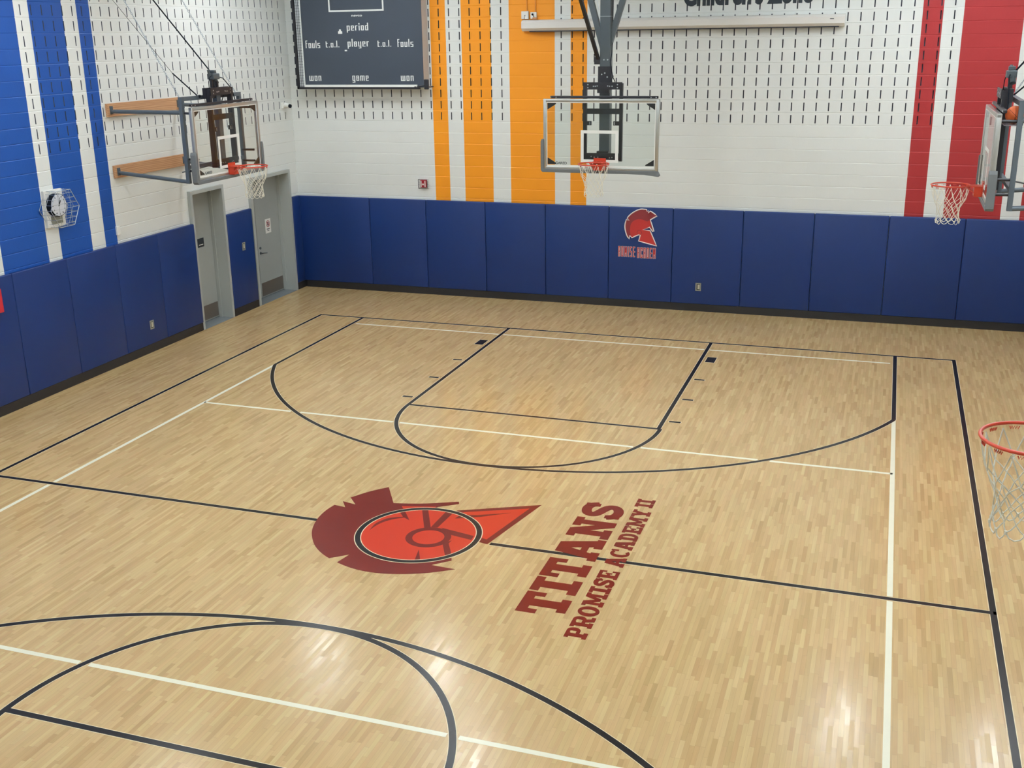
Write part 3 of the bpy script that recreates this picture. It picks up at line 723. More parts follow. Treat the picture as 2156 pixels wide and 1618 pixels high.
mb = MB(); mb.box(-7.3745, -7.3728, 1.28, 1.33, 1.42, 1.49); mb.box(-7.3745, -7.3728, 1.25, 1.36, 1.345, 1.36); mb.box(-7.3745, -7.3728, 1.27, 1.34, 1.315, 1.328)
obj('notice_print', mb, M['black_text'], ns)
# dark corridor wall behind the leaves closes the openings
mb = MB(); mb.box(-7.47, -7.44, -1.7, -0.5, 0, 2.6); mb.box(-7.47, -7.44, 0.2, 1.9, 0, 2.6)
structure('wall_behind_doors', mb, M['dark'])

# ---------------------------------------------------------------- wall boxes and small fittings
def outlet(org, facing, label):
    # facing '-y' or '+x'
    t = thing('power_outlet', org, label, 'outlet', 'power outlets cut into the blue pads'); x, y, z = org
    def F(u, v, d): return (x + u, y - d, z + v) if facing == '-y' else (x + d, y + u, z + v)
    mb = MB()
    for a, b, c, e in ((-.052, .052, 0, .022), (-.052, .052, .128, .15), (-.052, -.030, .022, .128), (.030, .052, .022, .128)):
        mb.prism([(a, c), (b, c), (b, e), (a, e)], F, 0.006)
    obj('cover_frame', mb, M['plate'], t)
    obj('recess', MB().prism([(-.030, .022), (.030, .022), (.030, .128), (-.030, .128)], F, 0.0015), M['dark'], t)
    mb = MB(); mb.prism([(-.014, .034), (.026, .034), (.026, .118), (-.014, .118)], F, 0.004)
    obj('socket', mb, M['outlet'], t); return t
outlet((1.208, PYF - 0.0, 0.395), '-y', 'beige power outlet low on the far wall pad right of the helmet emblem')
outlet((PXL, -3.068, 0.39), '+x', 'beige power outlet low on the left wall pads below the wooden hoop boards')
outlet((PXL, -0.10, 1.185), '+x', 'grey framed outlet on the narrow pad between the doors')

# red alarm strobe with wire guard
t = thing('fire_alarm', (-4.31, YF, 2.15), 'red fire alarm strobe on the far wall left of the orange stripes', 'fire alarm')
obj('housing', MB().bbox(-4.375, -4.245, YF - 0.05, YF, 2.155, 2.305, 0.008), M['red_plastic'], t)
mb = MB()
for x in (-4.352, -4.268): mb.box(x - 0.009, x + 0.009, YF - 0.056, YF - 0.05, 2.17, 2.29)
mb.box(-4.325, -4.295, YF - 0.064, YF - 0.05, 2.205, 2.235)
obj('strobe_lens', mb, M['white_plastic'], t)
mb = MB()
for x in (-4.405, -4.215):
    mb.tube([(x, YF, 2.145), (x, YF - 0.07, 2.145), (x, YF - 0.07, 2.315), (x, YF, 2.315)], 0.0045, 6)
    for z in (2.18, 2.215, 2.25, 2.285): mb.tube([(x, YF, z), (x, YF - 0.07, z)], 0.003, 5)
for z in (2.145, 2.315): mb.tube([(-4.405, YF - 0.07, z), (-4.215, YF - 0.07, z)], 0.0045, 6)
obj('wire_guard', mb, M['black_steel'], t)

# security camera near the corner
t = thing('security_camera', (XL, 1.86, 3.70), 'small white security camera on the left wall near the corner', 'camera')
obj('base', MB().box(XL, XL + 0.05, 1.80, 1.90, 3.69, 3.80), M['white_plastic'], t)
mb = MB(); mb.tube([(XL + 0.05, 1.85, 3.75), (XL + 0.17, 1.82, 3.735)], 0.045, 16); obj('body', mb, M['white_plastic'], t, smooth=True)
mb = MB(); mb.tube([(XL + 0.168, 1.82, 3.735), (XL + 0.20, 1.812, 3.73)], 0.036, 16); obj('lens', mb, M['dark'], t, smooth=True)
# thermostat box
o = recenter(obj('switch_box', MB().bbox(XL, XL + 0.03, -3.60, -3.52, 2.06, 2.20, 0.005), M['white_plastic'])); tag(o, 'small white box on the left wall at the edge of the blue stripe', 'switch box')
# red box at the left picture edge
t = thing('red_box', (PXL, -6.42, 1.45), 'red box on the blue pad at the left picture edge', 'box')
obj('housing', MB().bbox(PXL, PXL + 0.06, -6.62, -6.27, 1.45, 1.78, 0.006), M['red_box'], t)
obj('door', MB().box(PXL + 0.06, PXL + 0.066, -6.60, -6.29, 1.47, 1.76), M['red_box'], t)

# clock with plate and wire cage
t = thing('wall_clock', (XL, -4.90, 2.40), 'round wall clock on a white plate inside a wire cage', 'clock')
mb = MB(); mb.bbox(XL, XL + 0.045, -5.11, -4.73, 2.415, 2.955, 0.006)
obj('mounting_plate', mb, M['white_plastic'], t)
mb = MB(); mb.box(XL + 0.045, XL + 0.052, -5.03, -4.80, 2.46, 2.58); obj('speaker_grille', mb, M['plate'], t)
CC = (XL + 0.045, -4.93, 2.735); CR = 0.165
mb = MB(); mb.disc((CC[0], CC[1], CC[2]), CR, (1, 0, 0), 0.085, 40); obj('clock_rim', mb, M['dark'], t, smooth=True)
cf = obj('clock_face', MB().disc((CC[0] + 0.083, CC[1], CC[2]), CR - 0.008, (1, 0, 0), 0.004, 40), M['clock_face'], t)
mb = MB(); X_ = CC[0] + 0.088
for k in range(12):
    a = k*PI/6; cu_, su_ = math.sin(a), math.cos(a)
    mb.bar((X_, CC[1] + cu_*0.118, CC[2] + su_*0.118), (X_, CC[1] + cu_*0.142, CC[2] + su_*0.142), 0.012, 0.003, side=(1, 0, 0))
obj_split('hour_mark', mb, M['black_text'], cf)
mb = MB()
for a, l, w_ in ((math.radians(32), 0.075, 0.012), (math.radians(12), 0.11, 0.008)):
    mb.bar((X_ + 0.003, CC[1] - math.sin(a)*0.02, CC[2] - math.cos(a)*0.02), (X_ + 0.003, CC[1] + math.sin(a)*l, CC[2] + math.cos(a)*l), w_, 0.003, side=(1, 0, 0))
mb.disc((X_, CC[1], CC[2]), 0.012, (1, 0, 0), 0.006, 16); obj('clock_hands', mb, M['black_text'], cf)
mb = MB()
hexo = lambda R, ry, cx: [(cx, -4.905 + ry*math.cos(math.radians(60*k)), 2.685 + R*math.sin(math.radians(60*k))) for k in range(6)]
back = hexo(0.30, 0.30, XL + 0.01); front = hexo(0.30, 0.30, XL + 0.215)
mb.tube(front, 0.0055, 6, closed=True); mb.tube(back, 0.0045, 6, closed=True)
for a, b in zip(back, front): mb.tube([a, b], 0.004, 5)
def hexw(z):
    q = abs(z)/0.26
    return 0.30 - 0.15*q
for k in (-3, -2, -1, 0, 1, 2, 3):
    z = k*0.072; w_ = hexw(z)
    mb.tube([(XL + 0.01, -4.905 - w_, 2.685 + z), (XL + 0.215, -4.905 - w_, 2.685 + z), (XL + 0.215, -4.905 + w_, 2.685 + z), (XL + 0.01, -4.905 + w_, 2.685 + z)], 0.003, 5)
for k in (-1, 0, 1):
    y_ = k*0.12; mb.tube([(XL + 0.215, -4.905 + y_, 2.685 - 0.26), (XL + 0.215, -4.905 + y_, 2.685 + 0.26)], 0.003, 5)
for R in (1,):
    mb.tube([(XL + 0.11, a[1], a[2]) for a in front], 0.003, 5, closed=True)
obj('wire_cage', mb, M['chrome'], t)

# ---------------------------------------------------------------- scoreboard
SX0, SX1, SZ0, SZ1, SY = -6.80, -4.115, 4.055, 6.45, 1.93
t = thing('scoreboard', ((SX0+SX1)/2, YF, SZ0), 'large dark grey scoreboard on the far wall left of the orange stripes', 'scoreboard')
obj('cabinet', MB().box(SX0 + 0.01, SX1, SY + 0.012, YF - 0.001, SZ0 + 0.03, SZ1), M['score_side'], t)
face = obj('face_panel', MB().box(-6.655, SX1 - 0.002, SY, SY + 0.012, SZ0 + 0.03, SZ1), M['score'], t)
mb = MB(); mb.box(SX0 - 0.02, SX0 + 0.022, SY - 0.03, SY + 0.03, SZ0, SZ1); mb.box(SX0 - 0.02, SX1 - 0.08, SY - 0.03, SY + 0.03, SZ0, SZ0 + 0.035)
obj('outer_frame', mb, M['black_steel'], t)
mb = MB(); mb.box(-6.768, -6.66, SY - 0.004, SY + 0.011, SZ0 + 0.04, SZ1)
gs = obj('side_panel', mb, M['score_side'], t); tag(gs, 'pale side strip behind wire mesh')
mb = MB()
for k in range(46): mb.box(-6.766, -6.662, SY - 0.009, SY - 0.004, SZ0 + 0.05 + k*0.052, SZ0 + 0.0545 + k*0.052)
for x in (-6.735, -6.70): mb.box(x, x + 0.004, SY - 0.010, SY - 0.0045, SZ0 + 0.04, SZ1)
obj('wire_mesh', mb, M['dark'], gs)
mb = MB(); mb.box(-6.665, -6.648, SY - 0.012, SY, SZ0 + 0.05, SZ1); mb.box(-6.65, -4.245, SY - 0.03, SY, 4.095, 4.137)
obj('edge_trim', mb, M['white_paint'], t)
mb = MB(); mb.box(-6.04, -4.88, SY - 0.006, SY, 5.485, 5.515); mb.box(-6.04, -6.01, SY - 0.006, SY, 5.515, 6.1); mb.box(-4.91, -4.88, SY - 0.006, SY, 5.515, 6.1); mb.box(-6.04, -4.88, SY - 0.006, SY, 6.1, 6.13)
obj('clock_outline', mb, M['white_paint'], face)
pl = lambda x, z: (lambda u, v, d: (x + u, SY - d, z + v))
def techno(ch):
    # squared condensed lower case ; x-height 0.62, ascender 0.95
    t = 0.115; w = 0.36; X = 0.62; A = 0.95; R = []; b = 0.085
    def rc(x0, x1, y0, y1): R.append([(x0, y0), (x1, y0), (x1, y1), (x0, y1)])
    if ch in 'oabdpqg': rc(0, t, 0.0, X); rc(w-t, w, 0.0, X); rc(t, w-t, X-b, X); rc(t, w-t, 0, b)
    if ch == 'p': rc(0, t, -0.24, 0)
    if ch == 'd': rc(w-t, w, X, A)
    if ch == 'g': rc(w-t, w, -0.22, 0); rc(0, w-t, -0.22, -0.22+b)
    if ch == 'a': rc(t, w-t, 0.30, 0.30+b)
    if ch == 'e': rc(0, t, 0, X); rc(t, w, X-b, X); rc(t, w, 0, b); rc(w-t, w, 0.28, X-b); rc(t, w-t, 0.27, 0.27+b*0.9)
    if ch == 'r': w = 0.28; rc(0, t, 0, X); rc(t, w, X-b, X)
    if ch == 'n': rc(0, t, 0, X); rc(w-t, w, 0, X); rc(t, w-t, X-b, X)
    if ch == 'm': w = 0.56; rc(0, t, 0, X); rc((w-t)/2, (w+t)/2, 0, X-b); rc(w-t, w, 0, X); rc(t, w-t, X-b, X)
    if ch == 'w': w = 0.56; rc(0, t, 0, X); rc((w-t)/2, (w+t)/2, b, X); rc(w-t, w, 0, X); rc(t, w-t, 0, b)
    if ch == 'u': rc(0, t, 0, X); rc(w-t, w, 0, X); rc(t, w-t, 0, b)
    if ch == 'y': rc(0, t, 0, X); rc(w-t, w, -0.22, X); rc(t, w-t, 0, b); rc(0.05, w-t, -0.22, -0.22+b)
    if ch == 'i': w = t; rc(0, t, 0, X); rc(0, t, X+0.12, A)
    if ch == 'l': w = t; rc(0, t, 0, A)
    if ch == 't': w = 0.26; rc(0, t, 0, A*0.9); rc(t, w, X-b, X); rc(t, w, 0, b)
    if ch == 'f': w = 0.26; rc(0, t, 0, A); rc(t, w, A-b, A); rc(t, w*0.9, X-b, X)
    if ch == 's': rc(0, w, X-b, X); rc(0, w, 0, b); rc(0, w, 0.27, 0.27+b); rc(0, t, 0.3, X); rc(w-t, w, 0, 0.33)
    if ch == '.': w = t; rc(0, t, 0, 0.12)
    return R, w
for body, x0, x1, zb, h in (('period', -5.675, -5.222, 5.140, 0.145), ('player', -5.675, -5.222, 4.845, 0.15), ('fouls', -6.585, -6.271, 4.826, 0.15), ('t.o.l.', -6.146, -5.857, 4.836, 0.13),
        ('t.o.l.', -5.039, -4.758, 4.836, 0.13), ('fouls', -4.625, -4.300, 4.828, 0.15), ('won', -6.554, -6.292, 4.211, 0.155), ('game', -5.613, -5.268, 4.211, 0.155), ('won', -4.586, -4.322, 4.207, 0.155)):
    mb = MB(); ws = [techno(c)[1] for c in body]; tot = sum(ws) + 0.15*(len(body)-1); k = (x1-x0)/tot; u = 0
    for c, wd in zip(body, ws):
        for i_, poly in enumerate(techno(c)[0]): mb.prism([(x0 + (u+a)*k, zb + q*h) for a, q in poly], lambda a, q, d: (a, SY - d, q), 0.004 + i_*0.00008)
        u += wd + 0.15
    obj('lettering', mb, M['white_paint'], face)
text_mesh('maker_mark', 'nevco', M['white_paint'], 0.225, 0.030, pl(-5.562, 5.392), face, bold=0.02, ext=0.003)
mb = MB(); mb.prism([(-5.865, 5.083), (-5.778, 5.083), (-5.778, 5.125), (-5.80, 5.135), (-5.805, 5.165), (-5.838, 5.165), (-5.843, 5.135), (-5.865, 5.125)], lambda u, v, d: (u, SY - d, v), 0.004)
mb.box(-5.745, -5.695, SY - 0.004, SY, 4.762, 4.787)
obj_split('indicator_mark', mb, M['white_paint'], face)
mb = MB(); mb.tube([(-4.30, SY - 0.03, 4.095), (-4.07, SY + 0.02, 4.13)], 0.010, 8); mb.bbox(-4.115, -4.02, SY + 0.0, SY + 0.03, 4.05, 4.235, 0.012)
mb.tube([(-4.045, SY + 0.02, 4.09), (-4.045, YF, 4.09)], 0.012, 8); obj('swivel_bracket', mb, M['black_steel'], t)

# ---------------------------------------------------------------- projection screen case, sockets, lettering
t = thing('projector_screen', (0.65, YF, 5.07), 'long pale roll-up projector screen case mounted high on the far wall', 'projector screen')
def casep(u0, u1, prof, mb):
    n = len(prof); vs = [(u0, y, z) for y, z in prof] + [(u1, y, z) for y, z in prof]
    mb.add(vs, [list(range(n))] + [[n+i for i in range(n)][::-1]] + [[i, n+i, n+(i+1) % n, (i+1) % n] for i in range(n)])
mb = MB(); casep(-2.19, 3.495, [(YF - 0.004, 5.075), (2.10, 5.075), (2.045, 5.125), (2.045, 5.225), (2.075, 5.262), (YF - 0.004, 5.275)], mb)
obj('case', mb, M['screen'], t)
obj('screen_slot', MB().box(-2.05, 3.40, 2.09, 2.20, 5.060, 5.078), M['screen_under'], t)
obj('label_plate', MB().box(3.255, 3.32, 2.040, 2.046, 5.19, 5.20), M['dark'], t)
for x0, x1, z0, z1_, lb, cord in ((-2.225, -2.09, 5.29, 5.425, 'left white socket box above the left end of the projector screen case', 0), (-2.05, -1.935, 5.292, 5.408, 'right white socket box with a black cord above the projector screen case', 1)):
    t = thing('socket_box', ((x0+x1)/2, YF, z0), lb, 'socket box', 'white socket boxes on the orange stripe')
    obj('box', MB().bbox(x0, x1, YF - 0.05, YF, z0, z1_, 0.005), M['white_plastic'], t)
    xm = (x0+x1)/2 + 0.03
    obj('conduit', MB().tube([(xm, YF - 0.012, z1_), (xm, YF - 0.012, 7.8)], 0.012, 8), M['conduit'], t, smooth=True)
    if cord:
        mb = MB(); mb.disc((x0 + 0.045, YF - 0.052, z0 + 0.075), 0.018, (0, -1, 0), 0.02, 12); mb.tube([(x0 + 0.045, YF - 0.07, z0 + 0.075), (x0 + 0.075, YF - 0.075, z0 + 0.035), (x0 + 0.095, YF - 0.08, z0 - 0.01)], 0.006, 6)
        obj('cord', mb, M['dark'], t)
        obj('tap', MB().bbox(x0 + 0.06, x0 + 0.13, YF - 0.12, YF - 0.06, z0 - 0.014, z0 + 0.022, 0.006), M['tan'], t)
    else:
        mb = MB(); mb.disc((x0 + 0.07, YF - 0.05, z0 + 0.06), 0.008, (0, -1, 0), 0.004, 10); mb.tube([(x0 + 0.07, YF - 0.053, z0 + 0.06), (x0 + 0.062, YF - 0.056, z0)], 0.003, 5); obj('cord', mb, M['dark'], t)
ot = text_mesh('wall_lettering', "Children's Zone", M['black_text'], 2.20, 0.42, lambda u, v, d: (0.745 + u, YF - d + 0.001, 5.442 + v + u*0.006), None, bold=0.045, ext=0.006)
recenter(ot); tag(ot, "large black words Children's Zone cut off at the top edge above the screen case", 'wall lettering')

# ---------------------------------------------------------------- basketball hoops
# local frame: board face at y=0 looking towards -y, x to the right for somebody facing the board
BZ0, BZ1, BW, RZ = 2.93, 4.035, 0.935, 3.075
def net_mesh(cx, cy, zt, sag=0.0, seed=1, dense=0):
    rnd = random.Random(seed); mb = MB(); n = 12
    rows = [(0.232, -0.015), (0.200, -0.165), (0.168, -0.225), (0.147, -0.285), (0.137, -0.345), (0.140, -0.405), (0.150, -0.450)]
    ring = []
    for r, (R, z) in enumerate(rows):
        row = []
        for k in range(n):
            a = 2*PI*(k + (0.5 if r % 2 else 0))/n + rnd.uniform(-.05, .05); j = 0.006 if 0 < r else 0
            row.append((cx + R*math.cos(a) + rnd.uniform(-j, j), cy + R*math.sin(a) + rnd.uniform(-j, j), zt + z*(1+sag) + rnd.uniform(-j, j)*1.5))
        ring.append(row)
    for r in range(len(rows) - 1):
        for k in range(n):
            a = ring[r][k]
            for q in ((k, k-1) if r % 2 == 0 else (k, k+1)):
                b = ring[r+1][q % n]; m_ = tuple((a[i]+b[i])/2 + rnd.uniform(-.004, .004) for i in range(3))
                mb.tube([a, m_, b], 0.0036, 5, cap=False)
    for k in range(n):   # bottom loops
        a = ring[-1][k]; b = ring[-1][(k+1) % n]
        m_ = ((a[0]+b[0])/2, (a[1]+b[1])/2, a[2] - 0.035); mb.tube([a, (a[0]*.8+b[0]*.2, a[1]*.8+b[1]*.2, a[2]-.025), m_, (a[0]*.2+b[0]*.8, a[1]*.2+b[1]*.8, b[2]-.025), b], 0.0038, 5, cap=False)
        mb.tube([(a[0], a[1], a[2]-.008), (a[0], a[1], a[2]+.010)], 0.008, 6)
    return mb
def build_board(t, side, seed, deep=0.135):
    """glass board, rim, net, padding, height adjuster. side: 'full' pads on both sides or 'left' only"""
    gl = obj('glass_panel', MB().box(-BW + 0.05, BW - 0.05, 0.004, 0.016, BZ0 + 0.045, BZ1 - 0.045), M['glass'], t)
    mb = MB()
    mb.box(-BW + 0.052, BW - 0.052, 0.001, 0.0038, BZ1 - 0.062, BZ1 - 0.047); mb.box(-BW + 0.052, -BW + 0.064, 0.001, 0.0038, BZ0 + 0.06, BZ1 - 0.062); mb.box(BW - 0.064, BW - 0.052, 0.001, 0.0038, BZ0 + 0.06, BZ1 - 0.062); mb.box(-BW + 0.052, BW - 0.052, 0.001, 0.0038, BZ0 + 0.047, BZ0 + 0.075)
    obj('border_paint', mb, M['white_paint'], gl)
    mb = MB(); s0, s1, q0, q1, lw = -0.315, 0.295, 3.085, 3.555, 0.048
    mb.box(s0, s1, 0.0005, 0.0035, q1 - lw, q1); mb.box(s0, s0 + lw, 0.0005, 0.0035, q0, q1 - lw); mb.box(s1 - lw, s1, 0.0005, 0.0035, q0, q1 - lw)
    mb.box(s0, s1, 0.0002, 0.0032, q0 - 0.03, q0 + 0.015)
    obj('target_square', mb, M['white_paint'], gl)
    text_mesh('maker_mark', 'GARED', M['black_text'], 0.19, 0.042, lambda u, v, d: (-0.735 + u, 0.003 - d, BZ0 + 0.085 + v), gl, bold=0.02, ext=0.0015)
    # aluminium frame
    mb = MB(); fw = 0.05
    mb.bbox(-BW, BW, -0.006, 0.055, BZ1 - fw, BZ1, 0.008); mb.bbox(-BW, BW, -0.006, 0.055, BZ0, BZ0 + fw, 0.008)
    mb.bbox(-BW, -BW + fw, -0.0065, 0.0555, BZ0, BZ1, 0.008); mb.bbox(BW - fw, BW, -0.0065, 0.0555, BZ0, BZ1, 0.008)
    obj('board_frame', mb, M['alu'], t, smooth=True)
    F = lambda u, v, d: (u, 0.018 + d, v)
    for sx in (-1, 1):
        a = sx*(BW - 0.065); b = sx*(BW - 0.205)
        obj('corner_bracket', MB().prism([(a, BZ1 - 0.065), (b, BZ1 - 0.065), (b + sx*0.01, BZ1 - 0.085), (a, BZ1 - 0.165)], F, 0.02), M['black_steel'], t)
        obj('corner_bracket', MB().prism([(a, BZ0 + 0.085), (b, BZ0 + 0.085), (b, BZ0 + 0.10), (a, BZ0 + 0.185)], F, 0.02), M['black_steel'], t)
    # padding
    mb = MB()
    def leg(sx, top):
        prof = [(sx*(BW - 0.012), BZ0 + 0.0), (sx*(BW + 0.045), BZ0 - 0.0), (sx*(BW + 0.045), top - 0.04), (sx*(BW + 0.028), top), (sx*(BW - 0.012), top)]
        mb.prism(prof, lambda u, v, d: (u, -0.022 + d, v), 0.10)
    cz = BZ0 - 0.045
    if side == 'full':
        leg(-1, 3.37); leg(1, 3.37)
        pr = [(-BW - 0.045, BZ0 + 0.01), (-BW - 0.043, cz + 0.03), (-BW - 0.015, cz), (BW + 0.015, cz), (BW + 0.043, cz + 0.03), (BW + 0.045, BZ0 + 0.01), (BW - 0.02, BZ0 + 0.012), (-BW + 0.02, BZ0 + 0.012)]
    else:
        leg(-1, 3.41)
        pr = [(-BW - 0.045, BZ0 + 0.01), (-BW - 0.043, cz + 0.03), (-BW - 0.015, cz), (0.45, cz), (0.72, cz - 0.005), (0.93, cz - 0.03), (0.955, cz - 0.03), (0.965, cz - 0.01), (0.925, cz + 0.055), (0.86, cz + 0.06), (0.5, BZ0 + 0.006), (-BW + 0.02, BZ0 + 0.012)]
    mb.prism(pr, lambda u, v, d: (u, -0.022 + d, v), 0.10)
    o = obj('edge_padding', mb, M['padding'], t); md = o.modifiers.new('bevel', 'BEVEL'); md.width = 0.008; md.segments = 2
    # rim
    rc_ = (0.0, -0.385)
    rim = obj('rim', MB().tube([(rc_[0] + 0.238*math.cos(2*PI*k/64), rc_[1] + 0.238*math.sin(2*PI*k/64), RZ) for k in range(64)], 0.0095, 10, closed=True), M['rim'], t, smooth=True)
    mb = MB(); mb.bbox(-0.085, 0.085, -0.105, -0.008, RZ - 0.135, RZ - 0.002, 0.008)
    mb.box(-0.10, 0.10, -0.009, 0.0, RZ - 0.15, RZ + 0.05)
    mb.prism([(-0.105, -0.02), (0.105, -0.02), (0.085, -0.20), (0.05, -0.165), (0, -0.152), (-0.05, -0.165), (-0.085, -0.20)], lambda u, v, d: (u, v, RZ - 0.012 + d), 0.014)
    for s in (-1, 1): mb.bar((s*0.07, -0.09, RZ - 0.10), (s*0.10, -0.20, RZ - 0.008), 0.008, 0.05, side=(1, 0, 0))
    obj('rim_bracket', mb, M['rim'], rim)
    mb = MB()
    for k in range(12):
        a = 2*PI*(k + 0.5)/12
        pts = []
        for q in range(9):
            aa = a + (q - 4)*0.026; zz = -0.012 - (0.020 if q % 2 else 0.004); pts.append((rc_[0] + 0.233*math.cos(aa), rc_[1] + 0.233*math.sin(aa), RZ + zz))
        mb.tube(pts, 0.0028, 5)
    obj_split('net_hook', mb, M['rim'], rim)
    obj('net', net_mesh(rc_[0], rc_[1], RZ - 0.01, seed=seed), M['net'], t)
    # height adjuster behind the glass
    mb = MB()
    for x0, x1 in ((-0.30, -0.245), (0.285, 0.335)): mb.box(x0, x1, 0.075, deep, 3.07, 4.27)
    mb.box(-0.30, 0.335, 0.08, 0.10, 3.80, 3.885); mb.box(-0.30, 0.30, 0.07, 0.09, 3.09, 3.195)
    mb.box(-0.295, 0.33, 0.062, 0.076, 4.175, 4.285)
    mb.box(-0.245, -0.17, 0.085, 0.12, 3.625, 3.69); mb.box(0.19, 0.285, 0.085, 0.12, 3.625, 3.69)
    obj('height_adjuster', mb, M['black_steel'], t)
    mb = MB()
    for x, z in ((-0.19, 3.657), (0.21, 3.657)): mb.box(x - 0.006, x + 0.006, 0.082, 0.086, z - 0.022, z + 0.022)
    for x, z in ((-0.22, 4.25), (-0.22, 4.205), (0.255, 4.25), (0.255, 4.205), (-0.13, 4.225), (-0.10, 4.225), (0.13, 4.225), (0.17, 4.225), (-0.07, 4.23), (0.10, 4.23), (-0.16, 3.14), (-0.11, 3.13), (-0.05, 3.13), (0.18, 3.13), (0.14, 3.125)): mb.disc((x, 0.062 if z > 4 else 0.07, z), 0.010, (0, -1, 0), 0.004, 10)
    obj_split('bolt', mb, M['chrome'], t)
    obj('top_bar', MB().bbox(-0.84, 0.90, 0.062, 0.105, BZ1 + 0.005, BZ1 + 0.045, 0.008), M['black_steel'], t)
    mb = MB()
    for x in (-0.83, -0.74, 0.79, 0.87): mb.disc((x, 0.062, BZ1 + 0.022), 0.009, (0, -1, 0), 0.004, 10)
    obj_split('bar_bolt', mb, M['chrome'], t)
def box_tube(mb, a, b, w_): mb.bar(a, b, w_, w_)

# --- far hoop hung from the ceiling
t = bpy.data.objects.new('basketball_hoop', None); C.objects.link(t); t.location = (0.04, -0.80, 0); t.empty_display_size = 0.2
tag(t, 'ceiling hung basketball hoop with glass board in front of the orange stripes', 'basketball hoop', 'basketball hoops of the gym')
build_board(t, 'left', 3)
mb = MB(); mb.bbox(-0.07, 0.10, 0.20, 0.36, 3.06, CEIL, 0.012)
mast = obj('mast', mb, M['mast'], t)
mb = MB(); mb.box(-0.072, 0.102, 0.19, 0.365, 5.26, 5.268); obj('mast_band', mb, M['chrome'], mast)
mb = MB(); mb.box(-0.08, 0.11, 0.10, 0.21, 3.10, 3.22); mb.box(-0.08, 0.11, 0.10, 0.21, 4.12, 4.28); mb.box(-0.09, 0.13, 0.185, 0.20, 4.25, 4.52)
obj_split('clamp', mb, M['black_steel'], mast)
mb = MB()
for x, z in ((0.02, 4.42), (0.06, 4.36), (-0.03, 4.40), (0.06, 4.62), (0.0, 4.62)): mb.disc((x, 0.185 if z < 4.5 else 0.20, z), 0.012, (0, -1, 0), 0.006, 10)
obj_split('mast_bolt', mb, M['chrome'], mast)
for sx, zb, sl in ((-1, 4.72, 0.285), (1, 4.78, 0.315)):
    mb = MB(); a = (0.015 + sx*0.03, 0.28, zb); h = CEIL - zb; b = (0.015 + sx*(0.03 + h*sl), 0.28, CEIL); mb.bar(a, b, 0.085, 0.085, side=(0, 1, 0)); obj('side_brace', mb, M['mast'], t)
mb = MB(); mb.bar((-0.10, 0.26, 4.60), (-0.20, -2.9, CEIL), 0.05, 0.05, side=(1, 0, 0)); mb.bbox(-0.16, -0.06, 0.20, 0.32, 4.55, 4.66, 0.008)
obj('forward_brace', mb, M['black_steel'], t)
mb = MB(); mb.tube([(0.115, 0.30, 6.0), (0.115, 0.28, 4.9), (0.125, 0.20, 4.72), (0.105, 0.19, 4.58), (0.15, 0.18, 4.36), (0.19, 0.17, 4.29), (0.16, 0.16, 4.25), (0.13, 0.17, 4.31), (0.165, 0.16, 4.38)], 0.007, 6); obj('cord', mb, M['dark'], t)
mb = MB(); mb.tube([(-0.085, 0.20, 5.36), (-0.30, 0.15, 6.2), (-0.62, 0.1, CEIL)], 0.004, 5); obj('cable', mb, M['chrome'], t)

